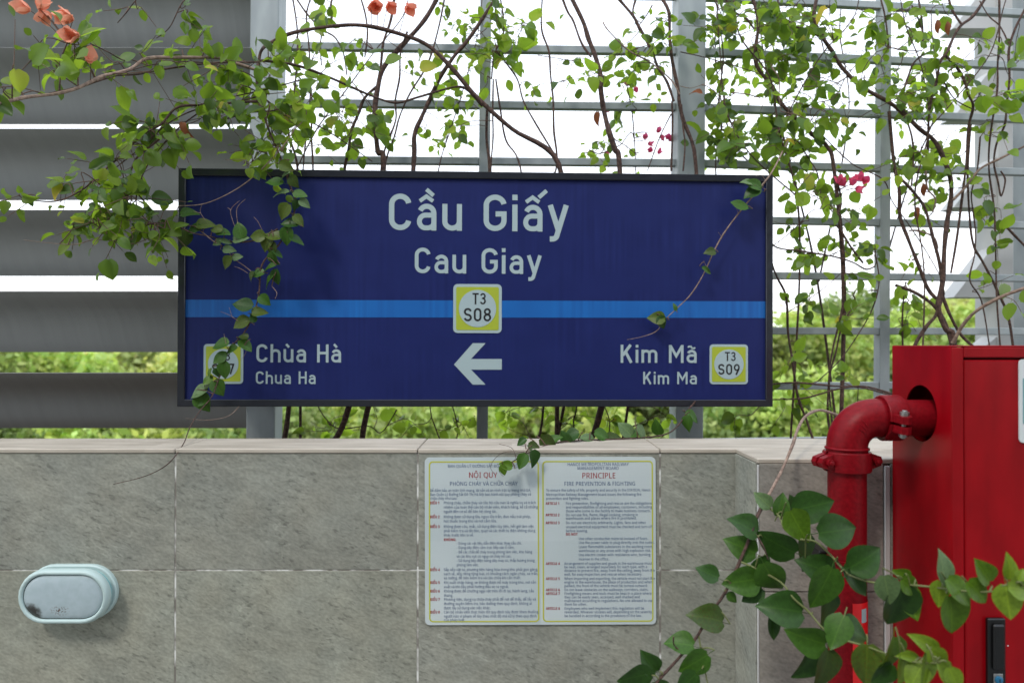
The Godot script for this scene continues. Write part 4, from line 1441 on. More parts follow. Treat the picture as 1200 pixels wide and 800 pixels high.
func build_trees() -> void:
	var clumps := [clump_mesh(1, 16, 0.55), clump_mesh(2, 16, 0.6), clump_mesh(3, 16, 0.5)]
	var bright := Color(0.42, 0.54, 0.15)
	var mid := Color(0.29, 0.40, 0.13)
	var dark := Color(0.13, 0.20, 0.07)
	var olive := Color(0.48, 0.54, 0.20)
	# px, top, distance, radius, tone, label
	var row := [
		[-250, 372, 27, 4.0, mid, "leafy green tree farthest left behind the louvre slats"],
		[-90, 384, 23, 3.4, dark, "dark green tree at left edge, seen below the fourth slat"],
		[55, 390, 21, 3.2, bright, "bright green tree below the fourth slat, left of the sign"],
		[190, 380, 25, 3.6, olive, "yellowish tree whose top shows left of the sign's lower corner"],
		[345, 396, 22, 3.2, bright, "bright tree behind the sign's lower left badge"],
		[480, 388, 27, 3.8, mid, "green tree behind the sign, left of its arrow"],
		[610, 398, 21, 3.2, bright, "bright tree behind the thin trellis post under the sign"],
		[745, 388, 26, 3.6, mid, "green tree behind the right half of the sign"],
		[868, 374, 24, 3.2, olive, "olive tree behind the sign's right frame bar"],
		[935, 362, 20, 2.7, bright, "light green tree right of the sign, behind the vine"],
		[1008, 342, 28, 3.8, mid, "tall green tree left of the thin post, above the red elbow"],
		[1100, 350, 26, 3.4, olive, "yellowish tree above the red cabinet's left corner"],
		[1178, 345, 22, 3.2, bright, "light green tree behind the pale louvre post at right"],
		[962, 352, 31, 2.8, olive, "small hazy treetop just left of the thin right post"],
		[1060, 366, 24, 2.4, bright, "rounded treetop between thin right post and cabinet stems"],
		[1135, 332, 30, 2.6, olive, "highest treetop, between the tangled stems and the pale louvre post"],
		[1310, 355, 27, 3.8, mid, "green tree beyond the right edge of the trellis"],
		[-60, 452, 14, 2.3, mid, "low tree at left edge in the gap above the parapet"],
		[150, 446, 13, 2.2, bright, "low bright tree above the parapet, left of the left post"],
		[330, 448, 14, 2.3, mid, "low tree just right of the left post's foot"],
		[500, 446, 13, 2.2, bright, "low bright tree between left post and thin post, under the sign"],
		[680, 444, 14, 2.3, bright, "low bright tree right of the thin post, under the sign"],
		[850, 440, 15, 2.4, mid, "low tree just right of the right post's foot"],
		[960, 424, 15, 2.1, bright, "low bright tree behind the red elbow"],
		[1050, 428, 17, 2.3, dark, "low dark tree behind the foot of the thin right post"],
		[1180, 430, 14, 2.2, mid, "low tree hidden behind the red cabinet's top"],
	]
	for i in row.size():
		var t: Array = row[i]
		build_tree("leafy_tree", t[5], t[0], t[1], t[2], t[3], t[4], 100 + i, clumps, "trees beyond the platform")
	# far off the trees read as one wood
	var xf: Array[Transform3D] = []
	var cols: Array[Color] = []
	var rng := RandomNumberGenerator.new()
	rng.seed = 77
	for i in 12000:
		var px := rng.randf_range(-900, 2100)
		var d := rng.randf_range(34.0, 52.0)
		var top := spot(px, 397.0 + sin(px * 0.013) * 6.0 + sin(px * 0.041 + 2.0) * 5.0, d)
		var y := lerpf(top.y, -5.0, pow(rng.randf(), 0.8))
		xf.append(Transform3D(Basis(Vector3(rng.randfn(), 1, rng.randfn()).normalized(), rng.randf() * TAU).scaled(Vector3.ONE * rng.randf_range(0.5, 1.0)), Vector3(top.x, y, top.z)))
		cols.append(mid.lerp(bright, rng.randf()) * rng.randf_range(0.8, 1.2))
	var mm := MultiMesh.new()
	mm.transform_format = MultiMesh.TRANSFORM_3D
	mm.use_colors = true
	mm.mesh = clumps[0]
	mm.instance_count = xf.size()
	for i in xf.size():
		mm.set_instance_transform(i, xf[i])
		mm.set_instance_color(i, cols[i])
	var wood := MultiMeshInstance3D.new()
	wood.name = "woods"
	wood.multimesh = mm
	add_child(wood)
	tag(wood, "far off band of green wood behind the nearer trees", "woods", "", "stuff")

# ------------------------------------------------------------------ bougainvillea
var leaf_meshes := []       # [material][shape]
var near_leaf_meshes := []

func leaf_shape(s: int, rows: int, half: float, fold: float, bend: float, wave: float, petiole: float, twist := 0.0, tip := 0.80) -> MB:
	var rng := RandomNumberGenerator.new()
	rng.seed = s
	var mb := MB.new()
	var pts := []
	var uvs := []
	var cols := [-1.0, -0.55, 0.0, 0.55, 1.0]
	var ph := rng.randf() * TAU
	for r in rows + 1:
		var t := float(r) / rows
		var tt := t if r else 0.012
		var w := half * (1.92 if tip > 0.9 else 1.70) * pow(tt, 0.49) * pow(maxf(1.0 - tt, 0.0), tip)
		if r == rows:
			w = 0.004
		var line := PackedVector3Array()
		var u := []
		for c in cols:
			var x: float = c * w
			var z: float = fold * absf(x) * (1.0 - 0.25 * absf(c)) - bend * t * t + wave * sin(t * 7.0 + ph + c * 1.3) * absf(c)
			var y := t - 0.05 * absf(c) * (1.0 - t) * (1.0 if r == 0 else 0.3)
			var p := Vector3(x, y + petiole, z)
			p = p.rotated(Vector3.UP, twist * t)
			line.append(p)
			u.append(Vector2(0.5 + c * 0.5 * (w / half if half > 0 else 1.0), t))
		pts.append(line)
		uvs.append(u)
	mb.grid(pts, false, uvs)
	var stalk := PackedVector3Array([Vector3(0, 0, 0), Vector3(0, petiole * 0.5, -0.03), Vector3(0, petiole + 0.03, 0)])
	tube(mb, stalk, 0.014, 0.010, 3)
	return mb

func make_leaf_meshes() -> void:
	var shapes := []
	for k in 7:
		shapes.append(leaf_shape(200 + k, 6, [0.58, 0.63, 0.54, 0.60, 0.65, 0.50, 0.59][k], [0.35, 0.6, 0.18, 0.45, 0.75, 0.5, -0.25][k], [0.12, 0.3, 0.0, 0.42, 0.2, 0.1, 0.25][k], 0.02, 0.28, [0.0, 0.3, -0.3, 0.15, -0.1, 0.5, 0.0][k]))
	# rolled, wavy and bitten shapes
	shapes.append(leaf_shape(220, 6, 0.50, 1.1, 0.5, 0.05, 0.28, 0.6))
	shapes.append(leaf_shape(221, 6, 0.44, 0.9, -0.4, 0.08, 0.28, -0.5))
	shapes.append(leaf_shape(222, 6, 0.58, 0.2, 0.6, 0.10, 0.28, 0.3))
	shapes.append(leaf_shape(223, 6, 0.48, 0.7, 0.15, 0.12, 0.28, 0.9))
	for m in M.leaves:
		var set_of := []
		var second: StandardMaterial3D = m.duplicate()
		second.albedo_color = Color(m.albedo_color.r * 1.16, m.albedo_color.g * 1.05, m.albedo_color.b * 0.9)
		second.roughness = m.roughness + 0.1
		for s in shapes:
			set_of.append(s.commit(m))
			set_of.append(s.commit(second))
		leaf_meshes.append(set_of)
	var near := []
	for k in 6:
		near.append(leaf_shape(300 + k, 10, [0.53, 0.57, 0.50, 0.55, 0.52, 0.34][k], [0.28, 0.5, 0.12, 0.4, 0.65, 0.7][k], [0.10, 0.28, -0.05, 0.35, 0.18, 0.2][k], 0.022, 0.26, [0.0, 0.2, -0.25, 0.1, -0.1, 0.3][k], 0.96))
	for m in M.near_leaves:
		var set_of := []
		for s in near:
			set_of.append(s.commit(m))
		if near_leaf_meshes.size() < 2:
			var worn: StandardMaterial3D = m.duplicate()
			worn.albedo_texture = M.worn_texture
			worn.albedo_color = Color(m.albedo_color.r * 1.25, m.albedo_color.g, m.albedo_color.b)
			for k in [1, 3]:
				set_of.append(near[k].commit(worn))
		near_leaf_meshes.append(set_of)

func aim(dir: Vector3, facing: Vector3, size: float, at: Vector3) -> Transform3D:
	var y := dir.normalized()
	var z := facing - y * facing.dot(y)
	if z.length() < 0.05:
		z = Vector3(0.3, 0.2, 1.0) - y * y.dot(Vector3(0.3, 0.2, 1.0))
	z = z.normalized()
	return Transform3D(Basis(y.cross(z), y, z) * size, at)

class Vine:
	var root: Node3D
	var rng := RandomNumberGenerator.new()
	var paths: Array[PackedVector3Array] = []
	var twigs: MB
	var leaves := 0
	var extra: MB

func vine(called: String, label: String, origin: Vector3, s: int) -> Vine:
	var v := Vine.new()
	v.root = thing(called, label, "vine", origin, "bougainvillea on the trellis")
	v.rng.seed = s
	v.twigs = MB.new()
	return v

# a stem through pixels of the photograph, each with its own distance
func stem(v: Vine, pts: Array, r0: float, r1: float, m: Material, called := "stem", wobble := 0.004) -> PackedVector3Array:
	var w := []
	for i in pts.size():
		var p := at3(pts[i]) - v.root.position
		if i > 0 and i < pts.size() - 1:
			p += Vector3(v.rng.randfn(), v.rng.randfn(), v.rng.randfn()) * wobble
		w.append(p)
	var path := smooth_path(w, 6)
	var mb := MB.new()
	tube(mb, path, r0 * 0.86, r1 * 0.86, 9 if r0 > 0.005 else 6, 0.07, v.rng.randi() % 100)
	part(called, mb.commit(m), v.root)
	v.paths.append(path)
	return path

func put_leaf(v: Vine, t: Transform3D, tone: int, near := false) -> void:
	var from: Array = (near_leaf_meshes if near else leaf_meshes)[tone]
	part("leaf", from[v.rng.randi() % from.size()], v.root, t)
	v.leaves += 1

func tone_of(v: Vine, tones: Array) -> int:
	var x := v.rng.randf()
	if x > 0.985:
		return 5
	var sum := 0.0
	for i in tones.size():
		sum += tones[i]
		if x < sum:
			return i
	return 1

# short leafy shoots from the nearest stems towards a patch of the picture's space; n leaves in all
func shoots(v: Vine, cx: float, cy: float, rx: float, ry: float, depth: float, n: int, size: float, tones := [0.2, 0.35, 0.3, 0.12, 0.03], spread := 0.07) -> void:
	var rng := v.rng
	var left := n
	while left > 0:
		var a := rng.randf() * TAU
		var q := sqrt(rng.randf())
		var goal := spot(cx + cos(a) * rx * q, cy + sin(a) * ry * q, depth + rng.randfn() * spread) - v.root.position
		var best := Vector3.ZERO
		var best_d := 1e9
		for p in v.paths:
			for i in range(0, p.size(), 2):
				var dd := p[i].distance_squared_to(goal) * rng.randf_range(0.7, 1.4)
				if dd < best_d:
					best_d = dd
					best = p[i]
		var away := goal - best
		var reach := away.length()
		# the shoot passes through the goal and bends down a little at its end
		var along := away.normalized() if reach > 0.02 else Vector3(rng.randfn(), rng.randfn(), rng.randfn()).normalized()
		var tail := (along + Vector3(rng.randfn() * 0.7, rng.randfn() * 0.5 - 0.45, rng.randfn() * 0.5)).normalized() * rng.randf_range(0.05, 0.11)
		var mid := best + away * 0.55 + Vector3(rng.randfn(), rng.randfn() + 0.6, rng.randfn()) * 0.012
		var path := smooth_path([best, mid, goal, goal + tail], 4)
		tube(v.twigs, path, 0.0017, 0.0008, 4)
		var k := mini(left, rng.randi_range(3, 6))
		var side := 1.0
		for i in k:
			var f := 1.0 - float(i) / k * minf(0.62, 0.16 / maxf(reach + 0.08, 0.1))
			var at := path[int(clampf(f, 0.0, 1.0) * (path.size() - 1))]
			side = -side
			var out := along.cross(Vector3(0, 0, 1)).normalized() * side
			var dir := (out * 0.9 + along * 0.5 + Vector3(rng.randfn() * 0.5, rng.randfn() * 0.5 - 0.45, rng.randfn() * 0.45)).normalized()
			if i == 0:
				dir = (tail.normalized() + Vector3(rng.randfn(), rng.randfn(), rng.randfn()) * 0.3).normalized()
			var facing := Vector3(rng.randfn() * 0.55, 0.55 + rng.randfn() * 0.45, 0.85 + rng.randfn() * 0.45)
			put_leaf(v, aim(dir, facing, size * 0.95 * rng.randf_range(0.45, 1.25) * (0.75 if i == 0 else 1.0), at), tone_of(v, tones))
		left -= k

# one leaf laid out by its middle, its length and the way its tip points (degrees, clockwise from right)
func leaf_at(v: Vine, px: float, py: float, long: float, tip: float, d: float, tone: int, face := Vector3(0, 0.25, 1), shape := -1, near := true) -> void:
	var a := deg_to_rad(tip)
	var size := long / FOCAL * d
	var dir := Vector3(cos(a), -sin(a), v.rng.randf_range(-0.15, 0.25)).normalized()
	var mid := spot(px, py, d) - v.root.position
	var base := mid - dir * size * 0.77
	var f := face + Vector3(v.rng.randfn() * 0.22, v.rng.randfn() * 0.2, 0)
	var from: Array = (near_leaf_meshes if near else leaf_meshes)[tone]
	part("leaf", from[((shape if v.rng.randf() > 0.3 or from.size() < 7 else v.rng.randi()) if shape >= 0 else v.rng.randi()) % from.size()], v.root, aim(dir, f, size, base))
	# its stalk's link to the nearest stem
	var best := base
	var best_d := 1e9
	for p in v.paths:
		for q in p:
			if q.distance_squared_to(base) < best_d:
				best_d = q.distance_squared_to(base)
				best = q
	if best_d > 1e-6 and best_d < 0.02:
		tube(v.twigs, smooth_path([best, (best + base) / 2 + Vector3(0, 0.004, 0.002), base], 4), 0.0016, 0.0012, 5)

# a bougainvillea flower: three papery bracts round a small tube
func flower(v: Vine, px: float, py: float, d: float, size: float, tone: int) -> void:
	var rng := v.rng
	var at := spot(px, py, d) - v.root.position
	var up := Vector3(rng.randfn() * 0.5, 0.1 + rng.randfn() * 0.6, 0.7).normalized()
	var s1 := up.cross(Vector3(0.2, 0.9, 0.1)).normalized()
	var s2 := up.cross(s1)
	var mb := MB.new()
	for k in 3:
		var a := TAU * k / 3.0 + rng.randf() * 0.5
		var out := s1 * cos(a) + s2 * sin(a)
		var petal := leaf_shape(400 + k + tone * 7, 7, 0.52, 0.45, -0.35, 0.07, 0.0)
		var dir := (up * 0.75 + out * 0.75).normalized()
		var t := aim(dir, up - out * 0.6, size, at)
		var me := petal.commit(null)
		mb.add_mesh(me, t)
	part("flower", mb.commit(M.bracts[tone]), v.root)
	var best := at
	var best_d := 1e9
	for p in v.paths:
		for q in p:
			if q.distance_squared_to(at) < best_d:
				best_d = q.distance_squared_to(at)
				best = q
	if best_d < 0.04:
		tube(v.twigs, smooth_path([best, (best + at) / 2 + Vector3(0, 0.006, 0), at], 4), 0.0014, 0.0008, 4)

func dry_leaf(v: Vine, px: float, py: float, d: float, size: float, tip: float) -> void:
	var a := deg_to_rad(tip)
	var s := leaf_shape(500 + int(px), 6, 0.34, 0.9, 0.5, 0.07, 0.2, 0.9)
	part("dry_leaf", s.commit(M.dry_leaf), v.root, aim(Vector3(cos(a), -sin(a), 0.2), Vector3(0.3, 0.2, 1), size, spot(px, py, d) - v.root.position))

func finish(v: Vine, m: Material) -> void:
	if v.twigs.v.size():
		part("twigs", v.twigs.commit(m), v.root, Transform3D.IDENTITY, "stuff")

func P(x: float, y: float, d: float) -> Vector3:
	return Vector3(x, y, d)

func build_vines() -> void:
	make_leaf_meshes()
	vine_left_arch()
	vine_over_sign()
	vine_centre()
	vine_right_post()
	vine_right_fence()
	vine_beside_sign()
	vine_sign_twig()
	vine_cap_sprig()
	vine_foreground()
	vine_behind()
	vine_outside()
	vine_by_left_post()
	vine_right_top()
	vine_left_lower()

func vine_left_arch() -> void:
	var v := vine("bougainvillea_vine", "arching bougainvillea branch with salmon flowers crossing the louvre slats at upper left", spot(655, 300, 2.46) - Vector3(0, 0.5, 0), 1)
	stem(v, [P(652, 560, 2.44), P(655, 300, 2.46), P(655, 195, 2.46), P(600, 150, 2.45), P(560, 112, 2.44), P(530, 78, 2.43), P(500, 52, 2.42), P(470, 40, 2.4), P(430, 29, 2.38), P(390, 28, 2.36), P(345, 37, 2.32), P(315, 49, 2.28), P(303, 62, 2.25), P(302, 76, 2.24)], 0.0105, 0.0055, M.bark)
	stem(v, [P(302, 74, 2.24), P(303, 95, 2.22), P(303, 118, 2.2), P(307, 130, 2.19)], 0.0055, 0.0045, M.bark)
	stem(v, [P(302, 82, 2.24), P(280, 75, 2.2), P(255, 68, 2.15), P(235, 66, 2.1), P(200, 66, 2.05), P(172, 71, 2.0), P(148, 78, 1.95), P(120, 90, 1.87), P(90, 100, 1.8), P(60, 107, 1.73), P(30, 113, 1.65), P(-14, 124, 1.56)], 0.0062, 0.0042, M.pale_bark)
	stem(v, [P(303, 72, 2.26), P(250, 72, 2.18), P(200, 80, 2.1), P(160, 86, 2.03), P(130, 88, 1.95), P(98, 100, 1.86)], 0.0034, 0.0022, M.bark)
	stem(v, [P(303, 70, 2.24), P(345, 75, 2.3), P(385, 90, 2.35), P(430, 112, 2.4), P(462, 118, 2.42), P(490, 112, 2.44), P(530, 101, 2.45), P(548, 102, 2.46), P(565, 124, 2.46)], 0.005, 0.004, M.bark)
	stem(v, [P(303, 118, 2.2), P(270, 119, 2.16), P(235, 124, 2.12), P(208, 130, 2.08), P(185, 145, 2.06), P(165, 158, 2.05), P(140, 180, 2.03), P(115, 205, 2.0), P(90, 222, 1.98), P(60, 234, 1.95), P(30, 233, 1.92), P(5, 234, 1.9)], 0.0048, 0.0016, M.bark)
	stem(v, [P(195, 155, 2.06), P(175, 172, 2.04), P(158, 190, 2.03), P(152, 210, 2.02), P(147, 230, 2.0), P(142, 248, 2.0), P(130, 258, 1.98), P(112, 269, 1.97)], 0.0036, 0.0018, M.bark)
	stem(v, [P(340, 118, 2.26), P(320, 126, 2.22), P(290, 131, 2.2), P(260, 136, 2.16), P(235, 137, 2.13)], 0.0032, 0.002, M.bark)
	stem(v, [P(352, 93, 2.3), P(310, 103, 2.24), P(270, 113, 2.2)], 0.003, 0.0018, M.bark)
	stem(v, [P(135, 282, 2.0), P(110, 281, 1.98), P(85, 286, 1.97), P(60, 286, 1.96), P(27, 281, 1.95)], 0.0016, 0.0008, M.pale_bark)
	stem(v, [P(155, 62, 2.0), P(145, 72, 1.97), P(125, 60, 1.9), P(104, 50, 1.85)], 0.0022, 0.0016, M.bark)
	stem(v, [P(68, 105, 1.74), P(67, 88, 1.74), P(70, 70, 1.74), P(77, 50, 1.75)], 0.0028, 0.0016, M.bark)
	var t := [0.26, 0.40, 0.26, 0.06, 0.02]
	# foliage round the foreground branch, left to right
	shoots(v, 12, 88, 26, 22, 1.62, 9, 0.062, [0.3, 0.5, 0.2, 0, 0], 0.03)
	shoots(v, 70, 68, 32, 30, 1.76, 16, 0.056, t, 0.04)
	shoots(v, 115, 60, 30, 26, 1.88, 12, 0.052, t, 0.04)
	shoots(v, 160, 70, 32, 16, 1.97, 10, 0.046, t, 0.04)
	shoots(v, 215, 68, 30, 18, 2.06, 13, 0.046, t, 0.04)
	shoots(v, 285, 58, 26, 26, 2.2, 13, 0.052, t, 0.05)
	shoots(v, 325, 72, 25, 22, 2.28, 13, 0.056, t, 0.05)
	shoots(v, 380, 82, 36, 24, 2.34, 16, 0.062, [0.2, 0.45, 0.3, 0.05, 0], 0.05)
	shoots(v, 250, 108, 36, 20, 2.14, 18, 0.052, t, 0.05)
	shoots(v, 318, 116, 36, 22, 2.24, 20, 0.056, t, 0.05)
	shoots(v, 215, 138, 30, 22, 2.1, 14, 0.052, t, 0.05)
	shoots(v, 165, 160, 28, 24, 2.04, 18, 0.050, t, 0.05)
	shoots(v, 140, 200, 28, 22, 2.02, 16, 0.048, t, 0.05)
	shoots(v, 90, 222, 32, 14, 1.98, 12, 0.045, t, 0.04)
	shoots(v, 38, 232, 24, 9, 1.93, 9, 0.038, t, 0.03)
	shoots(v, 150, 235, 24, 20, 2.0, 12, 0.052, t, 0.04)
	shoots(v, 100, 262, 34, 12, 1.98, 12, 0.052, [0.2, 0.5, 0.3, 0, 0], 0.04)
	shoots(v, 160, 268, 34, 16, 2.0, 14, 0.052, t, 0.04)
	for f in [[33, 11, 1.76], [50, 13, 1.77], [44, 9, 1.75], [79, 13, 1.75], [84, 22, 1.76], [82, 42, 1.75], [90, 40, 1.76], [105, 70, 1.8]]:
		flower(v, f[0], f[1], f[2], 0.042, 2)
	for f in [[435, 4], [443, 6], [455, 3], [477, 6]]:
		flower(v, f[0], f[1], 2.4, 0.048, 0)
	flower(v, 364, 72, 2.3, 0.028, 0)
	dry_leaf(v, 212, 140, 2.06, 0.045, 70)
	# shoots that hang in from above
	stem(v, [P(166, -60, 2.0), P(170, -20, 2.0), P(150, 8, 2.0), P(136, 26, 2.0)], 0.0026, 0.0012, M.bark)
	stem(v, [P(230, -60, 2.02), P(222, -15, 2.02), P(211, 8, 2.02), P(198, 32, 2.02), P(182, 44, 2.02)], 0.0028, 0.0012, M.bark)
	shoots(v, 152, 8, 14, 8, 2.0, 6, 0.036, t, 0.02)
	shoots(v, 205, 16, 14, 14, 2.02, 9, 0.038, t, 0.02)
	finish(v, M.twig)

func vine_over_sign() -> void:
	var v := vine("bougainvillea_vine", "hanging bougainvillea shoot trailing down the left end of the blue sign", spot(307, 128, 2.2), 2)
	stem(v, [P(303, 118, 2.2), P(307, 128, 2.19), P(315, 150, 2.17), P(325, 175, 2.15), P(332, 195, 2.13), P(338, 215, 2.12), P(345, 235, 2.115), P(342, 258, 2.11), P(325, 285, 2.11), P(308, 310, 2.11), P(304, 345, 2.11), P(297, 365, 2.11), P(285, 390, 2.11), P(268, 410, 2.11), P(262, 430, 2.11), P(257, 445, 2.1), P(247, 465, 2.09), P(235, 482, 2.06), P(224, 500, 1.98), P(215, 518, 1.86), P(203, 536, 1.765), P(190, 547, 1.75), P(165, 560, 1.745), P(133, 567, 1.74)], 0.0042, 0.0011, M.bark, "stem", 0.002)
	stem(v, [P(325, 268, 2.11), P(300, 281, 2.11), P(270, 282, 2.11), P(245, 277, 2.1), P(225, 272, 2.08), P(205, 265, 2.05), P(180, 262, 2.02), P(152, 268, 2.0)], 0.003, 0.0016, M.bark, "stem", 0.002)
	stem(v, [P(232, 268, 2.1), P(250, 282, 2.1), P(262, 290, 2.11), P(275, 303, 2.11), P(290, 315, 2.11), P(305, 330, 2.11)], 0.002, 0.0013, M.pale_bark, "stem", 0.002)
	stem(v, [P(345, 150, 2.13), P(332, 170, 2.13), P(303, 200, 2.12), P(275, 222, 2.11), P(240, 238, 2.1), P(209, 241, 2.1)], 0.0021, 0.0014, M.pale_bark, "stem", 0.001)
	for tw in [[P(280, 278, 2.11), P(272, 258, 2.1), P(270, 245, 2.1), P(280, 235, 2.1)], [P(270, 246, 2.1), P(266, 243, 2.1)], [P(278, 262, 2.1), P(277, 244, 2.1), P(287, 233, 2.1)], [P(308, 272, 2.11), P(302, 260, 2.1), P(297, 254, 2.1)], [P(240, 258, 2.1), P(234, 248, 2.1), P(236, 239, 2.1)], [P(235, 250, 2.1), P(226, 247, 2.09)], [P(290, 320, 2.11), P(282, 315, 2.1), P(274, 312, 2.1)], [P(284, 380, 2.11), P(270, 370, 2.1), P(258, 365, 2.1)], [P(272, 372, 2.1), P(268, 360, 2.1)], [P(266, 408, 2.1), P(264, 400, 2.1), P(262, 391, 2.1)], [P(318, 335, 2.1), P(324, 343, 2.09), P(322, 350, 2.09)], [P(286, 405, 2.1), P(288, 412, 2.1), P(282, 422, 2.1)], [P(280, 476, 2.08), P(268, 487, 2.07), P(245, 492, 2.06), P(217, 490, 2.06)], [P(300, 195, 2.13), P(285, 187, 2.12), P(263, 187, 2.12)]]:
		stem(v, tw, 0.0011, 0.0006, M.pale_bark if tw.size() < 5 else M.bark, "twig", 0.0)
	var t := [0.36, 0.42, 0.16, 0.0, 0.06]
	shoots(v, 318, 150, 22, 24, 2.16, 16, 0.054, [0.25, 0.4, 0.3, 0.05, 0], 0.03)
	shoots(v, 345, 130, 22, 22, 2.2, 12, 0.054, [0.25, 0.4, 0.3, 0.05, 0], 0.04)
	shoots(v, 315, 182, 22, 12, 2.14, 12, 0.048, [0.2, 0.4, 0.35, 0.05, 0], 0.02)
	shoots(v, 190, 262, 28, 12, 2.02, 12, 0.050, t, 0.02)
	for l in [[335, 195, 22, 20, 1], [332, 206, 20, 150, 4], [320, 213, 26, 185, 1], [344, 213, 20, 60, 0], [328, 226, 24, 170, 4], [352, 228, 22, 20, 1], [357, 238, 18, 30, 4], [332, 248, 26, 125, 1], [350, 258, 20, 40, 1], [346, 240, 16, 100, 0],
		[338, 262, 26, 190, 0], [336, 277, 28, 100, 1], [348, 282, 24, 40, 0], [318, 275, 26, 200, 1], [311, 284, 26, 110, 1], [300, 276, 24, 190, 1], [282, 279, 24, 350, 4], [280, 269, 26, 255, 1], [262, 273, 24, 20, 1], [252, 268, 20, 200, 1], [240, 262, 26, 350, 1], [222, 250, 26, 350, 1], [226, 270, 26, 170, 1], [216, 280, 26, 100, 0], [264, 283, 18, 10, 4], [254, 284, 16, 150, 4], [268, 292, 18, 0, 4], [278, 301, 16, 350, 4], [265, 308, 22, 130, 1],
		[318, 292, 22, 100, 0], [320, 304, 22, 70, 1], [314, 314, 24, 160, 1], [314, 330, 24, 130, 1], [324, 325, 24, 90, 0], [300, 320, 22, 180, 1], [294, 324, 16, 120, 0], [325, 298, 18, 40, 0],
		[283, 357, 30, 190, 0], [310, 352, 20, 40, 1], [304, 365, 22, 350, 1], [281, 378, 26, 160, 1], [296, 372, 14, 260, 0],
		[256, 403, 28, 180, 1], [288, 405, 24, 40, 1], [284, 394, 16, 200, 0], [270, 410, 20, 160, 1], [257, 420, 24, 140, 1], [263, 434, 26, 90, 1], [246, 438, 16, 110, 2], [243, 446, 18, 130, 2], [254, 437, 14, 60, 0], [256, 455, 26, 60, 1], [231, 460, 30, 165, 4], [238, 472, 30, 60, 1], [234, 470, 24, 150, 1], [241, 452, 16, 150, 0]]:
		leaf_at(v, l[0], l[1], l[2] * 0.80, l[3], 2.10, l[4], Vector3(v.rng.randfn() * 0.35, 0.55, 0.8))
	finish(v, M.twig)

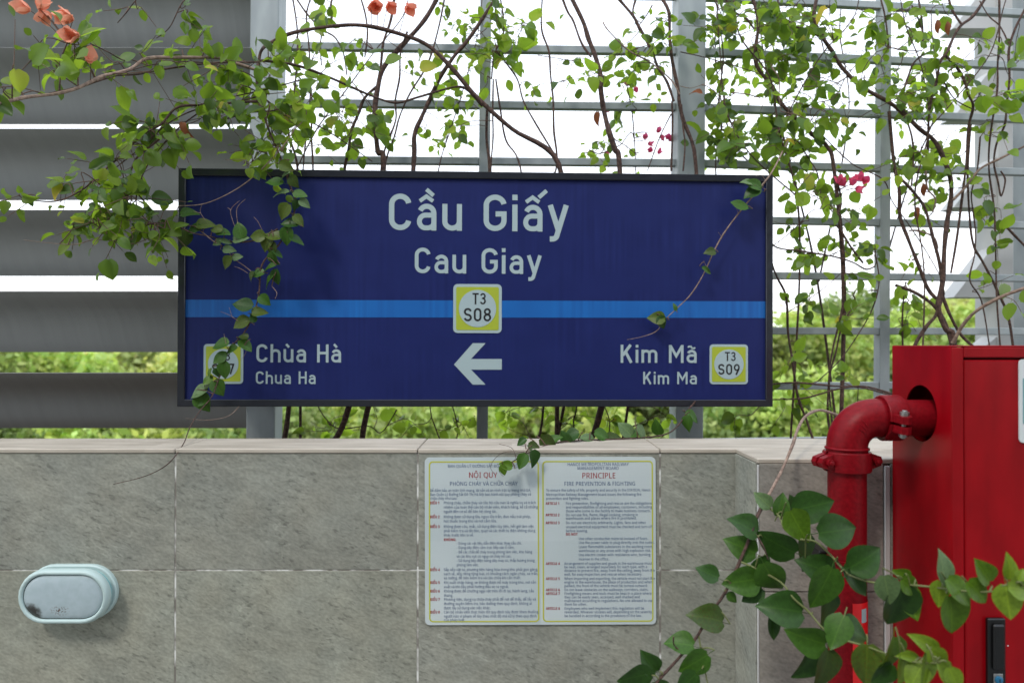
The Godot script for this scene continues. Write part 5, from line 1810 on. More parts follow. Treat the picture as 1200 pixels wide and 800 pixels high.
func vine_centre() -> void:
	var v := vine("bougainvillea_vine", "bare woody bougainvillea stems crossing the sky above the sign's station name", spot(560, 560, 2.44), 3)
	stem(v, [P(385, 525, 2.44), P(408, 480, 2.44), P(436, 330, 2.45), P(450, 195, 2.45), P(445, 178, 2.45), P(441, 150, 2.45), P(440, 125, 2.46), P(446, 100, 2.47), P(452, 80, 2.47), P(468, 58, 2.48), P(490, 30, 2.49), P(505, 10, 2.5), P(520, -20, 2.5)], 0.012, 0.009, M.bark)
	stem(v, [P(424, 525, 2.45), P(429, 480, 2.45), P(470, 330, 2.46), P(484, 195, 2.47), P(487, 160, 2.47), P(494, 138, 2.47), P(503, 115, 2.48), P(517, 92, 2.48), P(532, 65, 2.48), P(545, 50, 2.48), P(560, 30, 2.48), P(585, -10, 2.48)], 0.0105, 0.007, M.bark)
	stem(v, [P(463, -12, 2.5), P(458, 20, 2.5), P(450, 50, 2.5), P(446, 75, 2.49), P(441, 102, 2.48)], 0.0055, 0.005, M.bark)
	stem(v, [P(477, 36, 2.42), P(470, 60, 2.43), P(467, 90, 2.44), P(465, 120, 2.45), P(465, 140, 2.45), P(455, 165, 2.45), P(447, 186, 2.45), P(440, 260, 2.45)], 0.0045, 0.004, M.bark)
	stem(v, [P(522, -10, 2.5), P(510, 35, 2.5), P(500, 75, 2.49), P(480, 110, 2.48), P(468, 135, 2.47), P(462, 160, 2.47), P(450, 192, 2.46), P(446, 260, 2.46)], 0.0042, 0.0038, M.bark)
	stem(v, [P(390, -10, 2.52), P(390, 10, 2.51), P(389, 26, 2.5)], 0.004, 0.0034, M.bark)
	stem(v, [P(420, -10, 2.5), P(428, 15, 2.5), P(429, 40, 2.49), P(427, 66, 2.49)], 0.004, 0.0034, M.bark)
	stem(v, [P(345, -5, 2.5), P(360, 18, 2.48), P(378, 34, 2.47), P(392, 42, 2.46), P(400, 60, 2.46), P(406, 87, 2.46)], 0.0038, 0.003, M.bark)
	stem(v, [P(364, -5, 2.52), P(360, 20, 2.52), P(361, 60, 2.52), P(359, 120, 2.5), P(357, 198, 2.48), P(356, 270, 2.47)], 0.0038, 0.0035, M.bark)
	stem(v, [P(380, 25, 2.5), P(377, 50, 2.5), P(376, 76, 2.5)], 0.003, 0.0028, M.bark)
	stem(v, [P(361, 80, 2.51), P(364, 120, 2.5), P(365, 160, 2.49), P(364, 200, 2.48), P(363, 270, 2.47)], 0.0042, 0.004, M.bark)
	stem(v, [P(442, 100, 2.48), P(430, 112, 2.48), P(418, 132, 2.48), P(411, 155, 2.48), P(407, 180, 2.47), P(404, 200, 2.47), P(398, 270, 2.46)], 0.0058, 0.0065, M.bark)
	stem(v, [P(335, 131, 2.28), P(370, 145, 2.32), P(400, 162, 2.36), P(436, 189, 2.4)], 0.0028, 0.002, M.bark)
	stem(v, [P(352, 172, 2.4), P(390, 167, 2.42), P(420, 170, 2.43), P(440, 178, 2.44)], 0.0018, 0.0014, M.pale_bark)
	stem(v, [P(622, 240, 2.46), P(653, 197, 2.46), P(652, 150, 2.46), P(650, 115, 2.47), P(646, 90, 2.48), P(641, 60, 2.48), P(634, 30, 2.49), P(636, -10, 2.5)], 0.0045, 0.0038, M.bark)
	stem(v, [P(581, 58, 2.47), P(594, 74, 2.48), P(605, 95, 2.48), P(613, 118, 2.47), P(630, 145, 2.47), P(651, 182, 2.46)], 0.0032, 0.0036, M.bark)
	stem(v, [P(578, 92, 2.49), P(576, 130, 2.48), P(579, 160, 2.47), P(576, 200, 2.47), P(574, 300, 2.46)], 0.0035, 0.0035, M.bark)
	stem(v, [P(581, 92, 2.5), P(587, 130, 2.49), P(594, 165, 2.48), P(608, 198, 2.47), P(620, 300, 2.46)], 0.0038, 0.0038, M.bark)
	stem(v, [P(571, 122, 2.5), P(570, 160, 2.5), P(573, 200, 2.49), P(572, 300, 2.48)], 0.0055, 0.006, M.bark)
	stem(v, [P(688, 525, 2.45), P(704, 480, 2.45), P(728, 340, 2.45), P(725, 197, 2.46), P(720, 175, 2.46), P(714, 155, 2.46), P(707, 125, 2.47), P(703, 105, 2.47), P(702, 85, 2.47), P(697, 60, 2.48), P(690, 45, 2.48), P(680, 25, 2.49), P(664, -15, 2.5)], 0.0125, 0.0085, M.bark)
	stem(v, [P(656, -12, 2.5), P(664, 12, 2.5), P(673, 26, 2.49), P(683, 48, 2.48), P(693, 66, 2.47)], 0.0045, 0.0045, M.bark)
	stem(v, [P(715, 155, 2.47), P(722, 162, 2.47), P(735, 172, 2.46), P(748, 182, 2.46)], 0.0024, 0.0014, M.bark)
	stem(v, [P(723, -5, 2.5), P(740, 20, 2.5), P(752, 35, 2.49), P(765, 60, 2.48), P(772, 78, 2.47), P(782, 98, 2.46), P(790, 118, 2.45)], 0.006, 0.005, M.bark)
	stem(v, [P(820, 250, 2.45), P(815, 190, 2.44), P(810, 165, 2.44), P(803, 140, 2.44), P(799, 120, 2.44), P(795, 105, 2.44), P(788, 75, 2.45), P(787, 45, 2.46), P(783, 15, 2.47), P(770, -10, 2.48)], 0.0078, 0.0062, M.bark)
	stem(v, [P(799, 122, 2.43), P(800, 145, 2.43), P(803, 170, 2.43), P(801, 200, 2.43)], 0.0034, 0.003, M.bark)
	stem(v, [P(707, 25, 2.4), P(712, 33, 2.4), P(725, 47, 2.41), P(740, 60, 2.42), P(765, 73, 2.43), P(785, 92, 2.43), P(797, 110, 2.43)], 0.0026, 0.003, M.pale_bark)
	stem(v, [P(788, 118, 2.47), P(788, 150, 2.47), P(787, 200, 2.47)], 0.0042, 0.0042, M.bark)
	stem(v, [P(787, 133, 2.46), P(772, 160, 2.46), P(759, 200, 2.46)], 0.0026, 0.0022, M.bark)
	stem(v, [P(745, 0, 2.5), P(744, 15, 2.5), P(750, 35, 2.49)], 0.0045, 0.004, M.bark)
	stem(v, [P(765, 5, 2.5), P(757, 18, 2.5), P(750, 28, 2.49)], 0.0028, 0.0024, M.bark)
	stem(v, [P(585, -10, 2.46), P(590, 20, 2.46), P(588, 40, 2.46), P(580, 60, 2.46), P(576, 92, 2.48)], 0.003, 0.003, M.bark)
	stem(v, [P(612, 20, 2.48), P(611, 35, 2.48), P(600, 50, 2.47)], 0.002, 0.0015, M.bark)
	stem(v, [P(630, 64, 2.48), P(660, 70, 2.48), P(690, 74, 2.48), P(705, 80, 2.47)], 0.0016, 0.0013, M.bark)
	stem(v, [P(655, 95, 2.48), P(680, 92, 2.48), P(703, 84, 2.48)], 0.0014, 0.0012, M.bark)
	var t := [0.08, 0.32, 0.38, 0.2, 0.02]
	shoots(v, 588, 22, 34, 30, 2.46, 30, 0.052, t, 0.05)
	shoots(v, 585, 60, 26, 26, 2.46, 20, 0.052, t, 0.05)
	shoots(v, 603, 62, 22, 16, 2.46, 10, 0.048, t, 0.05)
	shoots(v, 565, 90, 24, 18, 2.47, 12, 0.05, t, 0.04)
	shoots(v, 490, 70, 30, 18, 2.45, 9, 0.056, [0.1, 0.5, 0.4, 0, 0], 0.04)
	shoots(v, 525, 20, 30, 22, 2.5, 12, 0.042, t, 0.05)
	shoots(v, 375, 12, 26, 14, 2.5, 8, 0.048, t, 0.05)
	shoots(v, 432, 130, 26, 24, 2.44, 12, 0.052, t, 0.05)
	shoots(v, 390, 150, 24, 26, 2.4, 14, 0.046, t, 0.05)
	shoots(v, 525, 145, 32, 30, 2.5, 26, 0.044, t, 0.08)
	shoots(v, 640, 95, 24, 10, 2.48, 10, 0.036, t, 0.03)
	shoots(v, 665, 72, 34, 10, 2.48, 10, 0.042, t, 0.03)
	shoots(v, 712, 82, 24, 22, 2.47, 14, 0.05, t, 0.06)
	shoots(v, 745, 45, 28, 22, 2.46, 18, 0.05, t, 0.06)
	shoots(v, 775, 62, 22, 20, 2.42, 10, 0.054, [0.2, 0.4, 0.35, 0.05, 0], 0.05)
	shoots(v, 770, 14, 20, 14, 2.48, 12, 0.042, t, 0.05)
	shoots(v, 590, 40, 36, 40, 2.5, 26, 0.042, [0.05, 0.3, 0.4, 0.25, 0], 0.05)
	shoots(v, 740, 80, 40, 40, 2.52, 30, 0.040, [0.05, 0.3, 0.4, 0.25, 0], 0.05)
	finish(v, M.twig)

func vine_right_post() -> void:
	var v := vine("bougainvillea_vine", "dense leafy bougainvillea just right of the wide steel post", spot(980, 560, 2.5), 4)
	stem(v, [P(985, 520, 2.52), P(990, 330, 2.52), P(980, 200, 2.52), P(968, 172, 2.52), P(955, 158, 2.52), P(935, 140, 2.52), P(918, 122, 2.52), P(908, 106, 2.52), P(899, 92, 2.52), P(887, 75, 2.52), P(885, 58, 2.53), P(888, 30, 2.54), P(887, 12, 2.55), P(880, -12, 2.56)], 0.0085, 0.007, M.bark)
	stem(v, [P(848, -8, 2.55), P(862, 12, 2.55), P(874, 20, 2.55), P(884, 32, 2.54)], 0.0045, 0.004, M.bark)
	stem(v, [P(905, 78, 2.46), P(912, 88, 2.46), P(918, 98, 2.46), P(912, 115, 2.46), P(916, 130, 2.46)], 0.003, 0.002, M.pale_bark)
	stem(v, [P(798, 60, 2.44), P(826, 67, 2.44), P(860, 73, 2.45), P(885, 83, 2.46), P(915, 98, 2.46)], 0.0022, 0.0014, M.bark)
	stem(v, [P(797, 100, 2.44), P(812, 100, 2.44), P(827, 97, 2.45)], 0.0014, 0.001, M.pale_bark)
	stem(v, [P(945, 138, 2.5), P(965, 160, 2.5), P(1000, 190, 2.52), P(1030, 213, 2.54), P(1046, 236, 2.56), P(1062, 262, 2.58), P(1085, 290, 2.6), P(1102, 322, 2.6)], 0.0026, 0.0022, M.bark)
	stem(v, [P(858, 108, 2.5), P(875, 110, 2.5), P(892, 114, 2.5)], 0.0028, 0.002, M.pale_bark)
	stem(v, [P(936, 165, 2.5), P(946, 185, 2.5), P(958, 205, 2.5), P(965, 228, 2.5), P(976, 248, 2.5)], 0.0028, 0.0022, M.bark)
	stem(v, [P(955, 120, 2.52), P(975, 115, 2.52), P(990, 95, 2.52), P(1000, 82, 2.53), P(1008, 70, 2.54)], 0.0022, 0.0018, M.bark)
	stem(v, [P(850, 110, 2.54), P(845, 150, 2.54), P(840, 190, 2.54), P(842, 240, 2.54)], 0.003, 0.003, M.bark)
	stem(v, [P(842, 190, 2.54), P(842, 120, 2.54), P(848, 60, 2.54), P(842, 10, 2.54), P(846, -15, 2.54)], 0.003, 0.0022, M.bark)
	stem(v, [P(925, 30, 2.56), P(930, 12, 2.56), P(945, -8, 2.57)], 0.0028, 0.002, M.bark)
	var t := [0.16, 0.40, 0.28, 0.14, 0.02]
	shoots(v, 845, 22, 20, 24, 2.54, 22, 0.052, t, 0.06)
	shoots(v, 880, 20, 26, 22, 2.54, 16, 0.050, t, 0.08)
	shoots(v, 900, 40, 24, 28, 2.52, 28, 0.056, t, 0.06)
	shoots(v, 850, 75, 16, 26, 2.54, 12, 0.040, t, 0.06)
	shoots(v, 935, 22, 24, 16, 2.56, 14, 0.048, [0.08, 0.3, 0.36, 0.26, 0], 0.06)
	shoots(v, 945, 48, 18, 16, 2.52, 10, 0.052, t, 0.05)
	shoots(v, 925, 85, 28, 30, 2.48, 34, 0.058, t, 0.07)
	shoots(v, 845, 120, 18, 26, 2.52, 20, 0.050, t, 0.06)
	shoots(v, 845, 165, 18, 24, 2.52, 24, 0.052, [0.34, 0.42, 0.2, 0.04, 0], 0.05)
	shoots(v, 872, 155, 20, 26, 2.54, 16, 0.044, t, 0.06)
	shoots(v, 920, 145, 32, 28, 2.48, 36, 0.058, t, 0.07)
	shoots(v, 930, 178, 26, 18, 2.48, 18, 0.056, t, 0.06)
	shoots(v, 965, 105, 22, 20, 2.52, 10, 0.046, t, 0.05)
	shoots(v, 968, 140, 20, 18, 2.52, 12, 0.048, t, 0.05)
	shoots(v, 955, 225, 30, 26, 2.5, 22, 0.052, t, 0.05)
	dry_leaf(v, 826, 110, 2.42, 0.04, 200)
	finish(v, M.twig)

func vine_right_fence() -> void:
	var v := vine("bougainvillea_vine", "tangled thick bougainvillea stems rising behind the red cabinet", spot(1118, 560, 2.5), 5)
	stem(v, [P(1118, 520, 2.5), P(1118, 402, 2.5), P(1108, 385, 2.5), P(1101, 360, 2.5), P(1105, 330, 2.5), P(1109, 290, 2.5), P(1113, 258, 2.5), P(1116, 236, 2.5), P(1114, 212, 2.5), P(1107, 188, 2.5), P(1097, 165, 2.5), P(1080, 149, 2.5), P(1060, 132, 2.5), P(1042, 119, 2.5), P(1020, 105, 2.5), P(1000, 92, 2.51), P(985, 74, 2.52), P(976, 60, 2.53), P(968, 48, 2.54), P(960, 30, 2.55), P(957, 15, 2.56), P(960, -10, 2.57)], 0.0100, 0.0072, M.bark, "stem", 0.003)
	stem(v, [P(972, 52, 2.53), P(960, 42, 2.53), P(945, 34, 2.53), P(930, 28, 2.54), P(918, 14, 2.55), P(912, -8, 2.56)], 0.005, 0.0036, M.bark)
	stem(v, [P(1160, -8, 2.56), P(1141, 15, 2.55), P(1128, 29, 2.54), P(1120, 45, 2.53), P(1110, 60, 2.52), P(1103, 72, 2.52), P(1098, 95, 2.52), P(1093, 118, 2.52), P(1089, 140, 2.52), P(1088, 190, 2.52)], 0.0062, 0.005, M.bark)
	stem(v, [P(1108, 63, 2.52), P(1120, 75, 2.52), P(1130, 90, 2.52), P(1138, 110, 2.52), P(1140, 125, 2.52), P(1137, 150, 2.52), P(1133, 190, 2.52), P(1127, 235, 2.52), P(1122, 280, 2.52), P(1115, 320, 2.52)], 0.0058, 0.0045, M.bark)
	stem(v, [P(1112, -10, 2.56), P(1119, 10, 2.55), P(1128, 27, 2.54)], 0.005, 0.0048, M.bark)
	stem(v, [P(1173, -10, 2.5), P(1172, 40, 2.5), P(1171, 75, 2.5), P(1168, 110, 2.5), P(1164, 160, 2.5), P(1163, 200, 2.5), P(1165, 240, 2.5), P(1166, 275, 2.5), P(1170, 350, 2.5), P(1173, 410, 2.5)], 0.0042, 0.0034, M.bark)
	stem(v, [P(1204, 8, 2.48), P(1190, 35, 2.48), P(1185, 60, 2.48), P(1185, 90, 2.48), P(1183, 120, 2.48), P(1178, 145, 2.48), P(1171, 168, 2.48), P(1168, 190, 2.48), P(1170, 215, 2.48), P(1178, 228, 2.48), P(1178, 212, 2.48), P(1174, 200, 2.48)], 0.005, 0.003, M.bark)
	stem(v, [P(1184, 50, 2.48), P(1172, 30, 2.5), P(1160, 15, 2.52), P(1150, 0, 2.53)], 0.0032, 0.0024, M.bark)
	stem(v, [P(1085, 62, 2.5), P(1073, 72, 2.5), P(1066, 85, 2.5), P(1061, 105, 2.5), P(1062, 130, 2.5), P(1068, 160, 2.5), P(1070, 190, 2.5), P(1069, 218, 2.5)], 0.0042, 0.0034, M.bark)
	stem(v, [P(1032, -8, 2.56), P(1038, 20, 2.55), P(1043, 55, 2.54)], 0.0036, 0.003, M.bark)
	stem(v, [P(1077, -8, 2.56), P(1081, 25, 2.55), P(1083, 48, 2.54)], 0.0042, 0.0038, M.bark)
	stem(v, [P(1070, 5, 2.55), P(1078, 22, 2.55), P(1085, 38, 2.54), P(1090, 48, 2.53)], 0.0034, 0.003, M.bark)
	stem(v, [P(1105, 88, 2.52), P(1113, 106, 2.52), P(1126, 119, 2.52), P(1145, 129, 2.52)], 0.003, 0.0024, M.bark)
	stem(v, [P(1043, 130, 2.55), P(1048, 190, 2.54), P(1054, 222, 2.53), P(1059, 250, 2.53), P(1066, 278, 2.52), P(1075, 305, 2.52), P(1088, 335, 2.52), P(1098, 350, 2.51)], 0.0066, 0.0072, M.bark)
	stem(v, [P(1086, 200, 2.54), P(1088, 220, 2.53), P(1096, 235, 2.52), P(1094, 248, 2.52)], 0.0046, 0.003, M.pale_bark)
	stem(v, [P(1052, 205, 2.53), P(1068, 219, 2.52), P(1083, 238, 2.51), P(1091, 258, 2.51), P(1097, 283, 2.51), P(1104, 308, 2.51), P(1106, 345, 2.51)], 0.0052, 0.0066, M.bark)
	stem(v, [P(1204, 170, 2.46), P(1175, 185, 2.46), P(1150, 200, 2.47), P(1131, 220, 2.48), P(1118, 234, 2.49)], 0.0044, 0.0052, M.pale_bark)
	stem(v, [P(1050, 334, 2.53), P(1075, 345, 2.52), P(1098, 365, 2.51), P(1114, 396, 2.5), P(1116, 430, 2.5)], 0.0062, 0.0085, M.bark)
	stem(v, [P(1106, 345, 2.5), P(1098, 368, 2.5), P(1085, 385, 2.5), P(1073, 408, 2.5), P(1071, 440, 2.5)], 0.0064, 0.0075, M.bark)
	stem(v, [P(1117, 402, 2.48), P(1130, 382, 2.44), P(1148, 364, 2.4), P(1172, 350, 2.36), P(1206, 336, 2.32)], 0.0072, 0.0058, M.pale_bark)
	stem(v, [P(1103, 340, 2.52), P(1112, 368, 2.52), P(1128, 390, 2.52), P(1146, 410, 2.52)], 0.0062, 0.006, M.bark)
	stem(v, [P(1066, 270, 2.53), P(1080, 272, 2.52), P(1092, 278, 2.52), P(1100, 290, 2.52)], 0.0038, 0.0034, M.pale_bark)
	stem(v, [P(1139, 145, 2.52), P(1137, 200, 2.53), P(1138, 262, 2.54), P(1142, 290, 2.54), P(1150, 304, 2.54), P(1160, 322, 2.54), P(1172, 340, 2.54), P(1182, 370, 2.54), P(1188, 408, 2.54)], 0.0044, 0.0055, M.bark)
	stem(v, [P(1150, 160, 2.52), P(1148, 195, 2.52), P(1143, 225, 2.52), P(1140, 250, 2.52), P(1144, 275, 2.52), P(1142, 300, 2.52), P(1136, 330, 2.52), P(1150, 355, 2.52), P(1160, 405, 2.52)], 0.0032, 0.003, M.bark)
	stem(v, [P(1180, 265, 2.5), P(1190, 280, 2.5), P(1206, 292, 2.5)], 0.005, 0.005, M.bark)
	stem(v, [P(1060, 60, 2.5), P(1058, 70, 2.5), P(1055, 80, 2.5), P(1045, 105, 2.5), P(1043, 130, 2.5)], 0.0018, 0.0016, M.bark)
	stem(v, [P(1045, 55, 2.5), P(1060, 57, 2.5), P(1082, 59, 2.5)], 0.0022, 0.002, M.bark)
	var t := [0.12, 0.38, 0.32, 0.15, 0.03]
	shoots(v, 1000, 20, 30, 14, 2.56, 10, 0.048, t, 0.05)
	shoots(v, 1018, 42, 20, 18, 2.55, 9, 0.050, t, 0.05)
	shoots(v, 1035, 72, 22, 18, 2.48, 16, 0.054, t, 0.05)
	shoots(v, 1010, 95, 18, 16, 2.52, 8, 0.046, t, 0.05)
	shoots(v, 1055, 16, 18, 14, 2.55, 11, 0.050, [0.1, 0.3, 0.35, 0.25, 0], 0.05)
	shoots(v, 1095, 25, 22, 20, 2.54, 13, 0.046, t, 0.05)
	shoots(v, 1095, 55, 16, 10, 2.5, 8, 0.050, [0.3, 0.4, 0.2, 0, 0.1], 0.04)
	shoots(v, 1085, 100, 30, 24, 2.53, 34, 0.050, [0.1, 0.34, 0.34, 0.22, 0], 0.06)
	shoots(v, 1075, 120, 20, 12, 2.52, 10, 0.044, t, 0.05)
	shoots(v, 1155, 52, 18, 14, 2.5, 10, 0.046, [0.05, 0.35, 0.35, 0.25, 0], 0.04)
	shoots(v, 1135, 85, 14, 14, 2.52, 9, 0.044, [0.35, 0.45, 0.2, 0, 0], 0.04)
	shoots(v, 1165, 98, 26, 20, 2.46, 20, 0.058, t, 0.05)
	shoots(v, 1185, 60, 14, 20, 2.46, 8, 0.05, t, 0.05)
	shoots(v, 1195, 100, 14, 26, 2.42, 9, 0.060, t, 0.05)
	shoots(v, 1170, 150, 26, 18, 2.48, 12, 0.050, t, 0.05)
	shoots(v, 1065, 178, 26, 16, 2.54, 14, 0.050, [0.1, 0.3, 0.3, 0.3, 0], 0.06)
	shoots(v, 1115, 165, 24, 18, 2.54, 14, 0.052, [0.05, 0.25, 0.35, 0.25, 0.1], 0.06)
	shoots(v, 1100, 215, 26, 22, 2.55, 20, 0.046, t, 0.06)
	shoots(v, 1095, 250, 22, 14, 2.54, 10, 0.042, t, 0.05)
	shoots(v, 1160, 243, 20, 18, 2.48, 14, 0.048, [0.3, 0.4, 0.25, 0.05, 0], 0.05)
	shoots(v, 1168, 278, 18, 14, 2.48, 9, 0.052, [0.3, 0.45, 0.2, 0.05, 0], 0.04)
	shoots(v, 1085, 300, 22, 18, 2.53, 9, 0.040, t, 0.05)
	shoots(v, 1150, 338, 16, 14, 2.53, 8, 0.042, t, 0.04)
	shoots(v, 1185, 345, 10, 14, 2.46, 4, 0.056, [0.4, 0.5, 0.1, 0, 0], 0.03)
	for q in [[1100, 20], [1112, 22], [1083, 212], [1075, 240]]:
		dry_leaf(v, q[0], q[1], 2.5, 0.042, 95)
	finish(v, M.twig)

func vine_beside_sign() -> void:
	var v := vine("bougainvillea_vine", "loose bougainvillea shoots between the sign's right end and the red elbow", spot(940, 560, 2.46), 6)
	stem(v, [P(958, 530, 2.46), P(945, 492, 2.46), P(935, 460, 2.46), P(930, 420, 2.46), P(925, 390, 2.46), P(922, 350, 2.46), P(914, 328, 2.46), P(906, 312, 2.45), P(900, 290, 2.44)], 0.0052, 0.004, M.bark)
	stem(v, [P(976, 520, 2.48), P(970, 490, 2.48), P(970, 450, 2.48), P(975, 410, 2.48), P(983, 375, 2.48), P(990, 345, 2.48)], 0.0046, 0.003, M.bark)
	stem(v, [P(978, 520, 2.49), P(973, 450, 2.49), P(979, 412, 2.49), P(990, 382, 2.49), P(1001, 355, 2.49), P(1000, 345, 2.49)], 0.004, 0.0024, M.bark)
	stem(v, [P(1026, 296, 2.46), P(1031, 330, 2.46), P(1023, 360, 2.46), P(1008, 388, 2.47), P(985, 420, 2.47), P(958, 447, 2.47)], 0.0028, 0.0018, M.bark)
	stem(v, [P(896, 262, 2.44), P(905, 288, 2.45), P(940, 295, 2.47), P(975, 300, 2.5), P(1000, 308, 2.51), P(1016, 316, 2.51), P(1026, 312, 2.51)], 0.0034, 0.0034, M.bark)
	stem(v, [P(978, 262, 2.5), P(986, 272, 2.5), P(998, 292, 2.5), P(1012, 308, 2.5)], 0.0042, 0.0042, M.bark)
	stem(v, [P(906, 288, 2.45), P(930, 270, 2.46), P(950, 250, 2.47), P(965, 245, 2.48)], 0.002, 0.0014, M.bark)
	stem(v, [P(923, 366, 2.46), P(950, 350, 2.46), P(975, 330, 2.46), P(992, 314, 2.47)], 0.0019, 0.0013, M.bark)
	stem(v, [P(892, 452, 2.4), P(930, 450, 2.4), P(980, 451, 2.4), P(1010, 454, 2.4), P(1048, 464, 2.42)], 0.0036, 0.0036, M.bark)
	stem(v, [P(895, 468, 2.42), P(940, 466, 2.42), P(980, 458, 2.4), P(1012, 451, 2.38), P(1048, 462, 2.38)], 0.003, 0.004, M.bark)
	stem(v, [P(980, 205, 2.52), P(985, 232, 2.52), P(984, 252, 2.5), P(986, 272, 2.5)], 0.0038, 0.0042, M.bark)
	stem(v, [P(1006, 455, 2.42), P(1006, 470, 2.42), P(1008, 485, 2.42)], 0.0018, 0.0012, M.bark)
	var t := [0.22, 0.42, 0.26, 0.08, 0.02]
	shoots(v, 1008, 287, 26, 22, 2.46, 15, 0.058, [0.25, 0.45, 0.25, 0.05, 0], 0.05)
	shoots(v, 955, 298, 40, 16, 2.47, 20, 0.046, t, 0.06)
	shoots(v, 945, 272, 36, 16, 2.49, 14, 0.044, t, 0.05)
	shoots(v, 965, 240, 22, 18, 2.5, 12, 0.048, t, 0.05)
	shoots(v, 1005, 258, 20, 14, 2.52, 10, 0.05, t, 0.05)
	shoots(v, 1005, 335, 26, 18, 2.48, 12, 0.050, t, 0.05)
	shoots(v, 960, 335, 26, 20, 2.46, 8, 0.046, [0.4, 0.45, 0.15, 0, 0], 0.03)
	shoots(v, 975, 372, 22, 14, 2.48, 9, 0.048, t, 0.04)
	shoots(v, 925, 355, 14, 20, 2.46, 4, 0.046, [0.4, 0.4, 0.2, 0, 0], 0.03)
	shoots(v, 940, 425, 26, 24, 2.48, 14, 0.050, [0.1, 0.3, 0.35, 0.25, 0], 0.04)
	shoots(v, 945, 450, 14, 14, 2.46, 5, 0.058, [0.3, 0.5, 0.2, 0, 0], 0.03)
	shoots(v, 985, 445, 26, 8, 2.44, 7, 0.046, t, 0.03)
	shoots(v, 930, 482, 22, 16, 2.46, 9, 0.050, t, 0.04)
	shoots(v, 868, 485, 14, 10, 2.42, 5, 0.060, [0.4, 0.5, 0.1, 0, 0], 0.03)
	for f in [[984, 215], [990, 218], [999, 217], [1003, 221], [1009, 212], [1014, 212]]:
		flower(v, f[0], f[1], 2.5, 0.034, 1)
	finish(v, M.twig)

func vine_sign_twig() -> void:
	var v := vine("bougainvillea_vine", "single thin shoot lying across the upper right corner of the sign", spot(920, 172, 2.4), 7)
	stem(v, [P(924, 165, 2.44), P(918, 177, 2.36), P(905, 201, 2.235), P(890, 222, 2.225), P(870, 245, 2.225), P(850, 270, 2.225), P(838, 295, 2.225), P(825, 320, 2.222), P(810, 345, 2.22), P(795, 361, 2.22), P(779, 375, 2.22), P(770, 388, 2.218), P(755, 394, 2.216), P(735, 398, 2.215)], 0.0034, 0.001, M.pale_bark, "stem", 0.0015)
	for tw in [[P(898, 212, 2.225), P(893, 205, 2.215), P(886, 206, 2.21)], [P(892, 219, 2.22), P(899, 222, 2.21)], [P(866, 250, 2.22), P(863, 243, 2.21)], [P(828, 312, 2.22), P(825, 305, 2.21)], [P(846, 277, 2.22), P(842, 272, 2.21)]]:
		stem(v, tw, 0.001, 0.0006, M.pale_bark, "twig", 0.0)
	for l in [[882, 216, 22, 210, 1], [881, 226, 22, 150, 0], [866, 240, 22, 195, 1], [832, 295, 14, 180, 0], [829, 317, 14, 30, 1], [769, 372, 20, 190, 1], [776, 378, 16, 60, 0], [791, 359, 10, 250, 1], [875, 213, 14, 200, 4]]:
		leaf_at(v, l[0], l[1], l[2], l[3], 2.212, l[4], Vector3(-0.1, 0.5, 0.9))
	finish(v, M.twig)

func vine_cap_sprig() -> void:
	var v := vine("bougainvillea_vine", "leafy sprig lying over the parapet coping above the rules board", spot(745, 510, 2.02), 8)
	stem(v, [P(815, 470, 2.25), P(806, 482, 2.2), P(795, 498, 2.12), P(778, 509, 2.04), P(740, 514, 1.98), P(690, 516, 1.95), P(655, 518, 1.9), P(632, 523, 1.83), P(612, 534, 1.77), P(597, 543, 1.765)], 0.003, 0.0014, M.bark, "stem", 0.001)
	for tw in [[P(620, 530, 1.8), P(590, 530, 1.765), P(575, 545, 1.76), P(580, 556, 1.76)], [P(605, 538, 1.765), P(600, 525, 1.78), P(585, 520, 1.8)], [P(600, 542, 1.765), P(585, 550, 1.76), P(590, 558, 1.76)]]:
		stem(v, tw, 0.0009, 0.0005, M.bark, "twig", 0.0)
	for l in [[612, 541, 24, 120, 1, 1.755], [625, 538, 26, 85, 0, 1.76], [627, 524, 20, 20, 0, 1.80], [611, 518, 16, 150, 0, 1.85], [643, 519, 26, 30, 0, 1.86], [592, 545, 20, 200, 2, 1.755], [590, 551, 16, 80, 2, 1.75], [668, 511, 26, 160, 0, 1.93], [686, 513, 24, 200, 4, 1.95], [707, 511, 26, 20, 1, 1.96], [720, 513, 24, 350, 0, 1.97], [742, 508, 26, 330, 1, 2.0], [732, 502, 26, 225, 4, 2.0], [752, 508, 26, 60, 4, 2.0], [662, 512, 22, 240, 0, 1.92], [770, 500, 24, 250, 1, 2.06], [652, 514, 20, 330, 1, 1.9], [806, 497, 24, 100, 1, 2.14], [812, 488, 22, 30, 1, 2.18]]:
		leaf_at(v, l[0], l[1], l[2] * 0.82, l[3], l[5], l[4], Vector3(v.rng.randfn() * 0.3, 0.7, 0.7))
	finish(v, M.twig)

